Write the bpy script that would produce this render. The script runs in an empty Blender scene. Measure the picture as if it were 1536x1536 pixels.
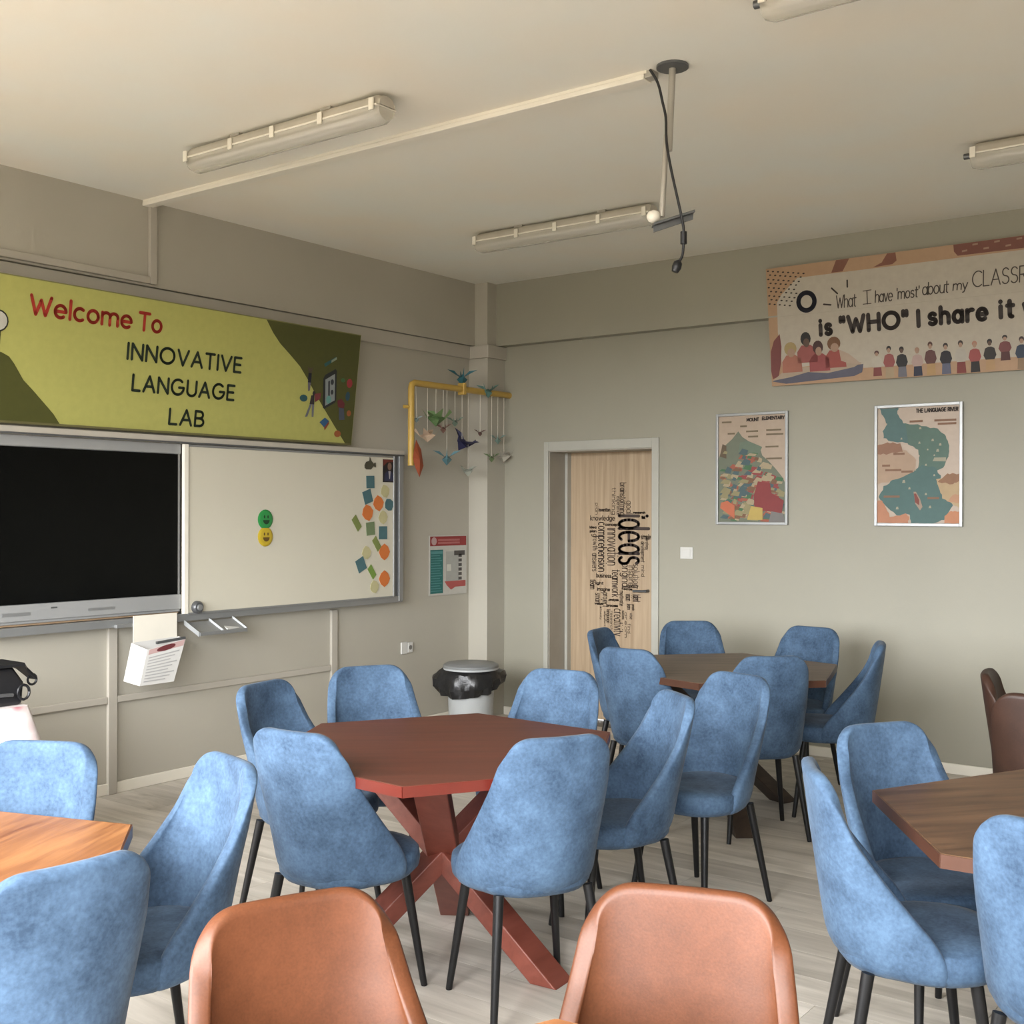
import bpy, bmesh, math, random
from math import sin, cos, pi, radians, sqrt
from mathutils import Vector, Matrix
random.seed(11)
S = bpy.context.scene
COL = S.collection

# ------------------------------------------------------------------ camera
CAMPOS = (-7.1067, -5.5688, 1.55)
YAW, PITCH, ROLL = 0.642343, -0.000734, 0.002571
cd = bpy.data.cameras.new('camera')
cd.sensor_width = 36.0
cd.lens = 36.0 * 1750.3 / 1536.0
cd.clip_start = 0.05
cam = bpy.data.objects.new('camera', cd)
COL.objects.link(cam)
fw = Vector((cos(YAW) * cos(PITCH), sin(YAW) * cos(PITCH), sin(PITCH)))
rt = Vector((sin(YAW), -cos(YAW), 0))
up = rt.cross(fw)
r2 = rt * cos(ROLL) + up * sin(ROLL)
u2 = up * cos(ROLL) - rt * sin(ROLL)
mw = Matrix((r2, u2, -fw)).transposed().to_4x4()
mw.translation = CAMPOS
cam.matrix_world = mw
S.camera = cam

# ------------------------------------------------------------------ sky (overcast daylight) and exposure
SKY = 4.2
W = bpy.data.worlds.new('overcast_sky')
S.world = W
W.use_nodes = True
wn = W.node_tree
wn.nodes.clear()
wo = wn.nodes.new('ShaderNodeOutputWorld')
wb = wn.nodes.new('ShaderNodeBackground')
wb.inputs['Strength'].default_value = SKY
wt = wn.nodes.new('ShaderNodeTexCoord')
wsep = wn.nodes.new('ShaderNodeSeparateXYZ')
wr = wn.nodes.new('ShaderNodeValToRGB')
wm = wn.nodes.new('ShaderNodeMapRange')
wm.inputs['From Min'].default_value = -1.0
e = wr.color_ramp.elements
e[0].position = 0.0
e[0].color = (0.17, 0.15, 0.115, 1)          # ground outside
e[1].position = 1.0
e[1].color = (1.7, 1.7, 1.7, 1)              # zenith
x = e.new(0.485); x.color = (0.13, 0.115, 0.09, 1)
x = e.new(0.515); x.color = (0.78, 0.80, 0.83, 1)
wn.links.new(wt.outputs['Generated'], wsep.inputs[0])
wn.links.new(wsep.outputs['Z'], wm.inputs['Value'])
wn.links.new(wm.outputs[0], wr.inputs[0])
wn.links.new(wr.outputs[0], wb.inputs['Color'])
wn.links.new(wb.outputs[0], wo.inputs[0])

S.view_settings.view_transform = 'Standard'
S.view_settings.look = 'None'
S.view_settings.gamma = 1.0
S.view_settings.use_curve_mapping = False
S.view_settings.exposure = 3.15

# window openings in the wall behind the left shoulder (x = -7.75); one sky portal in each
WX = -7.75
WINS = [(-0.35, -2.4), (-2.65, -4.7), (-4.95, -7.0)]
WZ0, WZ1 = 0.85, 2.95
for (a, b) in WINS:
    ld = bpy.data.lights.new('window_portal', 'AREA')
    ld.shape = 'RECTANGLE'
    ld.size = abs(b - a)
    ld.size_y = WZ1 - WZ0
    ld.cycles.is_portal = True
    lo = bpy.data.objects.new('window_portal', ld)
    COL.objects.link(lo)
    lo.location = (WX - 0.14, (a + b) / 2, (WZ0 + WZ1) / 2)
    lo.rotation_euler = (radians(90), 0, radians(-90))   # shines towards +x

# ------------------------------------------------------------------ materials
def nd(nt, t, **kw):
    n = nt.nodes.new(t)
    for k, v in kw.items():
        setattr(n, k, v)
    return n

def base_mat(name):
    m = bpy.data.materials.new(name)
    m.use_nodes = True
    nt = m.node_tree
    b = nt.nodes['Principled BSDF']
    return m, nt, b

ALB = 0.74          # overall reflectance level of paints and fabrics
def c4(c):
    return (c[0] * ALB, c[1] * ALB, c[2] * ALB, 1.0)

def srgb(r, g, b):
    f = lambda v: (v / 255 / 12.92) if v / 255 <= 0.04045 else ((v / 255 + 0.055) / 1.055) ** 2.4
    return (f(r), f(g), f(b))

def plain(name, col, rough=0.5, metal=0.0, var=0.06, scale=8.0, bump=0.0, bscale=60.0, coat=0.0):
    """colour with slight procedural variation"""
    m, nt, b = base_mat(name)
    tc = nd(nt, 'ShaderNodeTexCoord')
    nz = nd(nt, 'ShaderNodeTexNoise')
    nz.inputs['Scale'].default_value = scale
    nz.inputs['Detail'].default_value = 3
    rp = nd(nt, 'ShaderNodeValToRGB')
    rp.color_ramp.elements[0].position = 0.3
    rp.color_ramp.elements[1].position = 0.7
    rp.color_ramp.elements[0].color = c4([v * (1 - var) for v in col])
    rp.color_ramp.elements[1].color = c4([min(1, v * (1 + var)) for v in col])
    nt.links.new(tc.outputs['Object'], nz.inputs['Vector'])
    nt.links.new(nz.outputs[0], rp.inputs[0])
    nt.links.new(rp.outputs[0], b.inputs['Base Color'])
    b.inputs['Roughness'].default_value = rough
    b.inputs['Metallic'].default_value = metal
    b.inputs['Coat Weight'].default_value = coat
    if bump:
        n2 = nd(nt, 'ShaderNodeTexNoise')
        n2.inputs['Scale'].default_value = bscale
        n2.inputs['Detail'].default_value = 4
        bp = nd(nt, 'ShaderNodeBump')
        bp.inputs['Strength'].default_value = bump
        bp.inputs['Distance'].default_value = 0.004
        nt.links.new(tc.outputs['Object'], n2.inputs['Vector'])
        nt.links.new(n2.outputs[0], bp.inputs['Height'])
        nt.links.new(bp.outputs[0], b.inputs['Normal'])
    return m

def mottled(name, dark, light, rough, s1, s2, sheen=0.0, bump=0.15, spec=0.3, p0=0.36, p1=0.66):
    """brushed suede / worn leather: large soft patches plus fine fibre noise, different on every chair"""
    m, nt, b = base_mat(name)
    tc = nd(nt, 'ShaderNodeTexCoord')
    oi = nd(nt, 'ShaderNodeObjectInfo')
    ml = nd(nt, 'ShaderNodeVectorMath', operation='MULTIPLY_ADD')
    ml.inputs[1].default_value = (1, 1, 1)
    cm = nd(nt, 'ShaderNodeCombineXYZ')
    mu = nd(nt, 'ShaderNodeMath', operation='MULTIPLY')
    mu.inputs[1].default_value = 37.0
    nt.links.new(oi.outputs['Random'], mu.inputs[0])
    for i in range(3):
        nt.links.new(mu.outputs[0], cm.inputs[i])
    nt.links.new(tc.outputs['Object'], ml.inputs[0])
    nt.links.new(cm.outputs[0], ml.inputs[2])
    a = nd(nt, 'ShaderNodeTexNoise')
    a.inputs['Scale'].default_value = s1
    a.inputs['Detail'].default_value = 6
    a.inputs['Roughness'].default_value = 0.65
    f = nd(nt, 'ShaderNodeTexNoise')
    f.inputs['Scale'].default_value = s2
    f.inputs['Detail'].default_value = 3
    nt.links.new(ml.outputs[0], a.inputs['Vector'])
    nt.links.new(ml.outputs[0], f.inputs['Vector'])
    mx = nd(nt, 'ShaderNodeMath', operation='MULTIPLY_ADD')
    mx.inputs[1].default_value = 0.28
    nt.links.new(f.outputs[0], mx.inputs[0])
    sc = nd(nt, 'ShaderNodeMath', operation='MULTIPLY')
    sc.inputs[1].default_value = 0.72
    nt.links.new(a.outputs[0], sc.inputs[0])
    nt.links.new(sc.outputs[0], mx.inputs[2])
    rp = nd(nt, 'ShaderNodeValToRGB')
    rp.color_ramp.elements[0].position = p0
    rp.color_ramp.elements[1].position = p1
    rp.color_ramp.elements[0].color = c4(dark)
    rp.color_ramp.elements[1].color = c4(light)
    nt.links.new(mx.outputs[0], rp.inputs[0])
    nt.links.new(rp.outputs[0], b.inputs['Base Color'])
    b.inputs['Roughness'].default_value = rough
    b.inputs['Specular IOR Level'].default_value = spec
    b.inputs['Sheen Weight'].default_value = sheen
    b.inputs['Sheen Roughness'].default_value = 0.4
    bp = nd(nt, 'ShaderNodeBump')
    bp.inputs['Strength'].default_value = bump
    bp.inputs['Distance'].default_value = 0.003
    nt.links.new(f.outputs[0], bp.inputs['Height'])
    nt.links.new(bp.outputs[0], b.inputs['Normal'])
    return m

def wood(name, dark, light, rough=0.35, stretch=(1.2, 14, 14), scale=1.6, rand=0.0, bump=0.05, coat=0.0, p0=0.3, p1=0.72):
    m, nt, b = base_mat(name)
    tc = nd(nt, 'ShaderNodeTexCoord')
    mp = nd(nt, 'ShaderNodeMapping')
    mp.inputs['Scale'].default_value = stretch
    oi = nd(nt, 'ShaderNodeObjectInfo')
    mu = nd(nt, 'ShaderNodeMath', operation='MULTIPLY')
    mu.inputs[1].default_value = 53.0
    nt.links.new(oi.outputs['Random'], mu.inputs[0])
    cm = nd(nt, 'ShaderNodeCombineXYZ')
    for i in range(3):
        nt.links.new(mu.outputs[0], cm.inputs[i])
    nt.links.new(tc.outputs['Object'], mp.inputs['Vector'])
    nt.links.new(cm.outputs[0], mp.inputs['Location'])
    a = nd(nt, 'ShaderNodeTexNoise')
    a.inputs['Scale'].default_value = scale
    a.inputs['Detail'].default_value = 7
    a.inputs['Roughness'].default_value = 0.6
    a.inputs['Distortion'].default_value = 0.6
    nt.links.new(mp.outputs[0], a.inputs['Vector'])
    rp = nd(nt, 'ShaderNodeValToRGB')
    rp.color_ramp.elements[0].position = p0
    rp.color_ramp.elements[1].position = p1
    rp.color_ramp.elements[0].color = c4(dark)
    rp.color_ramp.elements[1].color = c4(light)
    nt.links.new(a.outputs[0], rp.inputs[0])
    out = rp.outputs[0]
    if rand:
        hs = nd(nt, 'ShaderNodeHueSaturation')
        mr = nd(nt, 'ShaderNodeMapRange')
        mr.inputs['To Min'].default_value = 1 - rand
        mr.inputs['To Max'].default_value = 1 + rand
        nt.links.new(oi.outputs['Random'], mr.inputs['Value'])
        nt.links.new(mr.outputs[0], hs.inputs['Value'])
        nt.links.new(out, hs.inputs['Color'])
        out = hs.outputs[0]
    nt.links.new(out, b.inputs['Base Color'])
    b.inputs['Roughness'].default_value = rough
    b.inputs['Coat Weight'].default_value = coat
    if bump:
        bp = nd(nt, 'ShaderNodeBump')
        bp.inputs['Strength'].default_value = bump
        bp.inputs['Distance'].default_value = 0.003
        nt.links.new(a.outputs[0], bp.inputs['Height'])
        nt.links.new(bp.outputs[0], b.inputs['Normal'])
    return m

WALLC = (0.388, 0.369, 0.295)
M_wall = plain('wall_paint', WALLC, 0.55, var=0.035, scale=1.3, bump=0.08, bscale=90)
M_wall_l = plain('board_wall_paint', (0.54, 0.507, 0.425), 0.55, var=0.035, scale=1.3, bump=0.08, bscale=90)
M_trim = plain('wall_trim_paint', (0.56, 0.52, 0.445), 0.5, var=0.03, scale=3)
M_ceil = plain('ceiling_plaster', (1.10, 1.02, 0.875), 0.9, var=0.05, scale=1.7, bump=0.1, bscale=30)
M_slab = plain('floor_screed', (0.16, 0.15, 0.13), 0.8)
M_plank = wood('laminate_plank', (0.47, 0.43, 0.37), (0.88, 0.82, 0.735), 0.42, (9, 0.8, 9), 1.4, rand=0.10, bump=0.04)
M_blue = mottled('blue_brushed_fabric', (0.038, 0.069, 0.120), (0.110, 0.186, 0.298), 0.8, 7.0, 95.0, sheen=0.06, spec=0.2)
M_brown = mottled('cognac_leather', (0.070, 0.022, 0.008), (0.150, 0.050, 0.020), 0.45, 6.0, 220.0, bump=0.06, spec=0.3, p0=0.3, p1=0.7)
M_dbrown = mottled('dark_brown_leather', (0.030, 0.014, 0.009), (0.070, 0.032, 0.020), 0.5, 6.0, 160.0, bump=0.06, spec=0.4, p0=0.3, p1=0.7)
M_legs = plain('black_leg_metal', (0.012, 0.012, 0.013), 0.38, 0.3)
M_seam = plain('dark_seam', (0.03, 0.045, 0.075), 0.8)
M_seamb = plain('dark_leather_seam', (0.06, 0.022, 0.012), 0.6)
M_redtop = wood('reddish_mahogany_top', (0.085, 0.024, 0.014), (0.145, 0.042, 0.024), 0.45, (1.0, 13, 13), 2.2)
M_rededge = plain('red_table_edge', (0.14, 0.018, 0.010), 0.35, var=0.1)
M_redleg = wood('reddish_table_leg', (0.19, 0.045, 0.028), (0.27, 0.075, 0.05), 0.4, (1.0, 12, 12), 2.0)
M_greytop = wood('grey_walnut_top', (0.075, 0.045, 0.027), (0.235, 0.16, 0.108), 0.45, (1.0, 15, 15), 2.0)
M_walnut = wood('dark_walnut_top', (0.050, 0.022, 0.010), (0.21, 0.11, 0.056), 0.40, (1.0, 11, 11), 2.0)
M_walnutedge = plain('walnut_table_edge', (0.085, 0.034, 0.019), 0.35, var=0.12)
M_orange = wood('orange_walnut_top', (0.17, 0.055, 0.020), (0.48, 0.22, 0.085), 0.38, (1.0, 11, 11), 1.9)
M_darkleg = wood('dark_table_leg', (0.03, 0.02, 0.015), (0.07, 0.045, 0.03), 0.5, (1, 12, 12), 2.0)
M_brownleg = wood('brown_table_leg', (0.12, 0.05, 0.03), (0.2, 0.09, 0.05), 0.45, (1, 12, 12), 2.0)
M_alu = plain('aluminium', (0.42, 0.43, 0.43), 0.38, 0.6, var=0.03)
M_aludark = plain('dark_aluminium', (0.16, 0.165, 0.17), 0.4, 0.5, var=0.03)
M_tvgrey = plain('silver_casing', (0.385, 0.39, 0.385), 0.4, 0.1, var=0.02)
M_screen = plain('black_screen', (0.004, 0.0043, 0.004), 0.16, var=0.1)
M_screen.node_tree.nodes['Principled BSDF'].inputs['Specular IOR Level'].default_value = 0.12
M_wb = plain('whiteboard_enamel', (0.74, 0.70, 0.575), 0.28, var=0.02, scale=2)
M_white = plain('white_plastic', (0.75, 0.74, 0.70), 0.4, var=0.02)
M_cream = plain('cream_plastic', (0.98, 0.93, 0.81), 0.45, var=0.02)
M_paper = plain('white_paper', (0.78, 0.77, 0.74), 0.7, var=0.02)
M_black = plain('black_plastic', (0.012, 0.012, 0.014), 0.45)
M_ink = plain('black_ink', (0.018, 0.020, 0.026), 0.6)
M_inkbrown = plain('dark_brown_ink', (0.030, 0.018, 0.013), 0.6)
M_scriptink = plain('grey_brown_ink', (0.06, 0.045, 0.035), 0.6)
M_steel = plain('galvanised_steel', (0.55, 0.52, 0.46), 0.4, 0.35, var=0.05)
M_frame = plain('beige_door_frame', (0.50, 0.49, 0.43), 0.45, var=0.03)
M_reveal = plain('door_reveal', (0.40, 0.37, 0.31), 0.5, var=0.05)
M_door = wood('light_oak_door', (0.42, 0.30, 0.185), (0.60, 0.455, 0.30), 0.5, (16, 16, 0.5), 2.6, bump=0.03)
M_doorink = plain('door_decal_brown', (0.135, 0.09, 0.062), 0.6)
M_doorink2 = plain('door_decal_dark', (0.058, 0.036, 0.028), 0.6)
M_doorink3 = plain('door_decal_light', (0.205, 0.145, 0.10), 0.6)
M_yellow = plain('yellow_pipe_paint', (0.62, 0.40, 0.085), 0.4, var=0.06)
M_bin = plain('pale_grey_bin', (0.52, 0.54, 0.54), 0.35, var=0.03)
M_binlid = plain('grey_bin_lid', (0.27, 0.28, 0.28), 0.4, var=0.03)
M_bag = plain('black_bin_liner', (0.014, 0.014, 0.015), 0.33, var=0.3, scale=20, bump=1.0, bscale=26)

def glassy(name, col, trans, rough=0.12):
    m, nt, b = base_mat(name)
    b.inputs['Base Color'].default_value = c4(col)
    b.inputs['Roughness'].default_value = rough
    t = nd(nt, 'ShaderNodeBsdfTransparent')
    mx = nd(nt, 'ShaderNodeMixShader')
    nz = nd(nt, 'ShaderNodeTexNoise')
    nz.inputs['Scale'].default_value = 3.0
    mr = nd(nt, 'ShaderNodeMapRange')
    mr.inputs['To Min'].default_value = 1 - trans - 0.04
    mr.inputs['To Max'].default_value = 1 - trans + 0.04
    nt.links.new(nz.outputs[0], mr.inputs['Value'])
    nt.links.new(mr.outputs[0], mx.inputs[0])
    nt.links.new(t.outputs[0], mx.inputs[1])
    nt.links.new(b.outputs[0], mx.inputs[2])
    nt.links.new(mx.outputs[0], nt.nodes['Material Output'].inputs[0])
    return m
M_diff = glassy('clear_ribbed_diffuser', (0.80, 0.76, 0.66), 0.55, 0.14)
M_housing = plain('beige_lamp_housing', (0.62, 0.57, 0.48), 0.4, var=0.04)
M_pane = glassy('window_glass', (0.6, 0.65, 0.65), 0.93, 0.02)

_pc = {}
def print_mat(col, rough=0.6):
    k = (tuple(round(v, 3) for v in col), rough)
    if k not in _pc:
        _pc[k] = plain('print_%02d' % len(_pc), col, rough, var=0.04, scale=25)
    return _pc[k]

# ------------------------------------------------------------------ mesh helpers
class MB:
    def __init__(s):
        s.v = []; s.f = []
    def add(s, vs, fs):
        o = len(s.v)
        s.v += [tuple(q) for q in vs]
        s.f += [tuple(i + o for i in f) for f in fs]
        return s
    def box(s, x0, x1, y0, y1, z0, z1):
        if x0 > x1: x0, x1 = x1, x0
        if y0 > y1: y0, y1 = y1, y0
        if z0 > z1: z0, z1 = z1, z0
        return s.add([(x0, y0, z0), (x1, y0, z0), (x1, y1, z0), (x0, y1, z0), (x0, y0, z1), (x1, y0, z1), (x1, y1, z1), (x0, y1, z1)],
                     [(0, 3, 2, 1), (4, 5, 6, 7), (0, 1, 5, 4), (1, 2, 6, 5), (2, 3, 7, 6), (3, 0, 4, 7)])
    def obox(s, c, ax, ay, az):
        c = Vector(c); ax = Vector(ax); ay = Vector(ay); az = Vector(az)
        vs = [c + ax * i + ay * j + az * k for k in (-1, 1) for (i, j) in ((-1, -1), (1, -1), (1, 1), (-1, 1))]
        return s.add(vs, [(0, 3, 2, 1), (4, 5, 6, 7), (0, 1, 5, 4), (1, 2, 6, 5), (2, 3, 7, 6), (3, 0, 4, 7)])
    def tube(s, pts, rad, n=10, cap=True):
        pts = [Vector(p) for p in pts]
        rs = rad if isinstance(rad, (list, tuple)) else [rad] * len(pts)
        ref = None; rings = []
        for i, p in enumerate(pts):
            d = (pts[min(i + 1, len(pts) - 1)] - pts[max(i - 1, 0)]).normalized()
            if ref is None:
                ref = d.orthogonal().normalized()
            ref = (ref - d * ref.dot(d)).normalized()
            b = d.cross(ref)
            rings.append([p + (ref * cos(2 * pi * k / n) + b * sin(2 * pi * k / n)) * rs[i] for k in range(n)])
        o = len(s.v)
        for r in rings: s.v += [tuple(q) for q in r]
        for i in range(len(rings) - 1):
            for k in range(n):
                s.f.append((o + i * n + k, o + i * n + (k + 1) % n, o + (i + 1) * n + (k + 1) % n, o + (i + 1) * n + k))
        if cap:
            s.f.append(tuple(o + k for k in reversed(range(n))))
            s.f.append(tuple(o + (len(rings) - 1) * n + k for k in range(n)))
        return s
    def lathe(s, prof, n=24, c=(0, 0)):
        o = len(s.v)
        for r, z in prof:
            for k in range(n):
                a = 2 * pi * k / n
                s.v.append((c[0] + r * cos(a), c[1] + r * sin(a), z))
        for i in range(len(prof) - 1):
            for k in range(n):
                s.f.append((o + i * n + k, o + i * n + (k + 1) % n, o + (i + 1) * n + (k + 1) % n, o + (i + 1) * n + k))
        s.f.append(tuple(o + k for k in reversed(range(n))))
        s.f.append(tuple(o + (len(prof) - 1) * n + k for k in range(n)))
        return s
    def prism(s, poly, z0, z1):
        n = len(poly); o = len(s.v)
        s.v += [(p[0], p[1], z0) for p in poly] + [(p[0], p[1], z1) for p in poly]
        s.f.append(tuple(o + i for i in reversed(range(n))))
        s.f.append(tuple(o + n + i for i in range(n)))
        for i in range(n):
            j = (i + 1) % n
            s.f.append((o + i, o + j, o + n + j, o + n + i))
        return s
    def flat(s, poly, y):
        """polygon in the x-z plane of a wall item, facing -y"""
        o = len(s.v)
        s.v += [(p[0], y, p[1]) for p in poly]
        a = sum(poly[i][0] * poly[(i + 1) % len(poly)][1] - poly[(i + 1) % len(poly)][0] * poly[i][1] for i in range(len(poly)))
        ids = [o + i for i in range(len(poly))]
        s.f.append(tuple(ids if a > 0 else reversed(ids)))
        return s
    def disc(s, cx, cz, rx, rz, y, n=16, a=0.0):
        return s.flat([(cx + rx * cos(2 * pi * k / n) * cos(a) - rz * sin(2 * pi * k / n) * sin(a), cz + rx * cos(2 * pi * k / n) * sin(a) + rz * sin(2 * pi * k / n) * cos(a)) for k in range(n)], y)
    def stroke(s, pts, w, y, round_=True):
        """flat brush stroke of width w in the x-z plane"""
        for i in range(len(pts) - 1):
            a, b = pts[i], pts[i + 1]
            dx, dz = b[0] - a[0], b[1] - a[1]
            l = sqrt(dx * dx + dz * dz)
            if l < 1e-7: continue
            nx, nz = -dz / l * w / 2, dx / l * w / 2
            s.flat([(a[0] + nx, a[1] + nz), (a[0] - nx, a[1] - nz), (b[0] - nx, b[1] - nz), (b[0] + nx, b[1] + nz)], y)
        if round_:
            for p in pts:
                s.disc(p[0], p[1], w / 2, w / 2, y, 8)
        return s
    def mesh(s, name, smooth=False, angle=40):
        me = bpy.data.meshes.new(name)
        me.from_pydata(s.v, [], s.f)
        me.update()
        if smooth:
            for p in me.polygons: p.use_smooth = True
            me.set_sharp_from_angle(angle=radians(angle))
        return me

def obj(name, mb, mat, parent=None, smooth=False, angle=40, bevel=0.0, seg=2):
    me = mb.mesh(name, smooth, angle) if isinstance(mb, MB) else mb
    o = bpy.data.objects.new(name, me)
    COL.objects.link(o)
    if mat is not None and not me.materials:
        me.materials.append(mat)
    if parent is not None:
        o.parent = parent
    if bevel:
        b = o.modifiers.new('bevel', 'BEVEL')
        b.width = bevel; b.segments = seg; b.limit_method = 'ANGLE'
        b.angle_limit = radians(40)
    return o

def tag(o, label, cat, group=None):
    o['label'] = label; o['category'] = cat
    if group: o['group'] = group
    return o

def thing(name, label, cat, loc=(0, 0, 0), rotz=0.0, group=None, tilt=0.0):
    o = bpy.data.objects.new(name, None)
    o.empty_display_size = 0.1
    COL.objects.link(o)
    o.location = loc
    o.rotation_mode = 'XYZ'
    o.rotation_euler = (tilt, 0, rotz)
    return tag(o, label, cat, group)

def struct(name, mb, mat, parent=None, **kw):
    o = obj(name, mb, mat, parent, **kw)
    if parent is None: o['kind'] = 'structure'
    return o

def copy_tree(src):
    r = src.copy(); COL.objects.link(r)
    for ch in src.children:
        c = ch.copy(); COL.objects.link(c); c.parent = r
        for g in ch.children:
            d = g.copy(); COL.objects.link(d); d.parent = c
    return r

def bake(o):
    """turn an object's modifiers into plain mesh data"""
    dg = bpy.context.evaluated_depsgraph_get()
    me = bpy.data.meshes.new_from_object(o.evaluated_get(dg))
    o.modifiers.clear()
    o.data = me
    return o

RW = radians(-90)      # items on the right wall: local +x runs along world -y, local -y faces the room

# ------------------------------------------------------------------ monoline alphabet (cap height 1)
def arc(cx, cy, rx, ry, a0, a1, n=10):
    return [(cx + rx * cos(radians(a0 + (a1 - a0) * i / n)), cy + ry * sin(radians(a0 + (a1 - a0) * i / n))) for i in range(n + 1)]
XH = 0.68
def bowl(cx=0.27): return arc(cx, XH / 2, 0.27, XH / 2, 0, 360, 16)
G = {
 'A': (0.74, [[(0, 0), (.37, 1), (.74, 0)], [(.13, .34), (.61, .34)]]),
 'B': (0.58, [[(0, 0), (0, 1), (.28, 1)] + arc(.28, .76, .24, .24, 90, -90) + [(0, .52)], [(.28, .52)] + arc(.3, .26, .28, .26, 90, -90) + [(0, 0)]]),
 'C': (0.74, [arc(.46, .5, .46, .5, 50, 310, 16)]),
 'D': (0.68, [[(0, 0), (0, 1), (.25, 1)] + arc(.25, .5, .43, .5, 90, -90, 12) + [(0, 0)]]),
 'E': (0.5, [[(.5, 1), (0, 1), (0, 0), (.5, 0)], [(0, .52), (.45, .52)]]),
 'F': (0.5, [[(.5, 1), (0, 1), (0, 0)], [(0, .52), (.42, .52)]]),
 'G': (0.86, [arc(.43, .5, .43, .5, 48, 352, 18) + [(.86, .48), (.52, .48)]]),
 'H': (0.66, [[(0, 0), (0, 1)], [(.66, 0), (.66, 1)], [(0, .52), (.66, .52)]]),
 'I': (0.02, [[(.01, 0), (.01, 1)]]),
 'L': (0.48, [[(0, 1), (0, 0), (.48, 0)]]),
 'M': (0.84, [[(0, 0), (.06, 1), (.42, .25), (.78, 1), (.84, 0)]]),
 'N': (0.68, [[(0, 0), (0, 1), (.68, 0), (.68, 1)]]),
 'O': (0.94, [arc(.47, .5, .47, .5, 0, 360, 20)]),
 'R': (0.58, [[(0, 0), (0, 1), (.28, 1)] + arc(.28, .74, .27, .26, 90, -90) + [(0, .48)], [(.28, .48), (.58, 0)]]),
 'S': (0.54, [arc(.28, .75, .25, .25, 30, 270, 10) + arc(.27, .25, .27, .25, 90, -150, 10)]),
 'T': (0.62, [[(0, 1), (.62, 1)], [(.31, 1), (.31, 0)]]),
 'U': (0.64, [[(0, 1)] + arc(.32, .32, .32, .32, 180, 360, 12) + [(.64, 1)]]),
 'V': (0.72, [[(0, 1), (.36, 0), (.72, 1)]]),
 'W': (1.0, [[(0, 1), (.26, 0), (.5, .8), (.74, 0), (1.0, 1)]]),
 'Y': (0.66, [[(0, 1), (.33, .48), (.66, 1)], [(.33, .48), (.33, 0)]]),
 'a': (0.54, [bowl(), [(.54, XH), (.54, 0)]]),
 'b': (0.54, [bowl(), [(0, 1.02), (0, 0)]]),
 'c': (0.5, [arc(.28, XH / 2, .28, XH / 2, 52, 308, 14)]),
 'd': (0.54, [bowl(), [(.54, 1.02), (.54, 0)]]),
 'e': (0.56, [[(.02, XH / 2), (.55, XH / 2)] + arc(.28, XH / 2, .275, XH / 2, 0, 310, 16)]),
 'f': (0.36, [arc(.3, .82, .18, .2, 70, 180, 6) + [(.12, 0)], [(0, XH), (.32, XH)]]),
 'g': (0.54, [bowl(), [(.54, XH), (.54, -.1)] + arc(.28, -.1, .26, .2, 0, -150, 8)]),
 'h': (0.5, [[(0, 1.02), (0, 0)], arc(.25, XH - .25, .25, .25, 180, 0, 8) + [(.5, 0)]]),
 'i': (0.02, [[(.01, 0), (.01, XH)], [(.01, .95), (.01, .97)]]),
 'j': (0.2, [[(.18, XH), (.18, -.15)] + arc(.05, -.15, .13, .16, 0, -120, 5), [(.18, .95), (.18, .97)]]),
 'k': (0.46, [[(0, 1.02), (0, 0)], [(.44, XH), (0, .26)], [(.15, .4), (.46, 0)]]),
 'l': (0.02, [[(.01, 0), (.01, 1.02)]]),
 'm': (0.86, [[(0, 0), (0, XH)], arc(.215, XH - .215, .215, .215, 180, 0, 8) + [(.43, 0)], arc(.645, XH - .215, .215, .215, 180, 0, 8) + [(.86, 0)]]),
 'n': (0.5, [[(0, 0), (0, XH)], arc(.25, XH - .25, .25, .25, 180, 0, 8) + [(.5, 0)]]),
 'o': (0.56, [arc(.28, XH / 2, .28, XH / 2, 0, 360, 16)]),
 'p': (0.54, [bowl(), [(0, XH), (0, -.3)]]),
 'q': (0.54, [bowl(), [(.54, XH), (.54, -.3)]]),
 'r': (0.32, [[(0, 0), (0, XH)], arc(.26, XH - .24, .26, .24, 180, 70, 6)]),
 's': (0.42, [arc(.21, XH * .75, .19, XH * .25, 30, 270, 8) + arc(.21, XH * .25, .21, XH * .25, 90, -150, 8)]),
 't': (0.36, [[(.15, .95), (.15, .12)] + arc(.27, .12, .12, .12, 180, 280, 5), [(0, XH), (.36, XH)]]),
 'u': (0.5, [[(0, XH)] + arc(.25, .25, .25, .25, 180, 360, 8) + [(.5, XH)], [(.5, XH), (.5, 0)]]),
 'v': (0.5, [[(0, XH), (.25, 0), (.5, XH)]]),
 'w': (0.76, [[(0, XH), (.2, 0), (.38, XH * .85), (.56, 0), (.76, XH)]]),
 'x': (0.48, [[(0, XH), (.48, 0)], [(.48, XH), (0, 0)]]),
 'y': (0.5, [[(0, XH), (.26, 0)], [(.5, XH), (.18, -.3), (.05, -.32)]]),
 'z': (0.46, [[(0, XH), (.46, XH), (0, 0), (.46, 0)]]),
 '"': (0.2, [[(0, 1), (0, .72)], [(.2, 1), (.2, .72)]]),
 "'": (0.02, [[(.01, 1.02), (.01, .8)]]),
 '-': (0.3, [[(0, .35), (.3, .35)]]),
}
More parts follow.
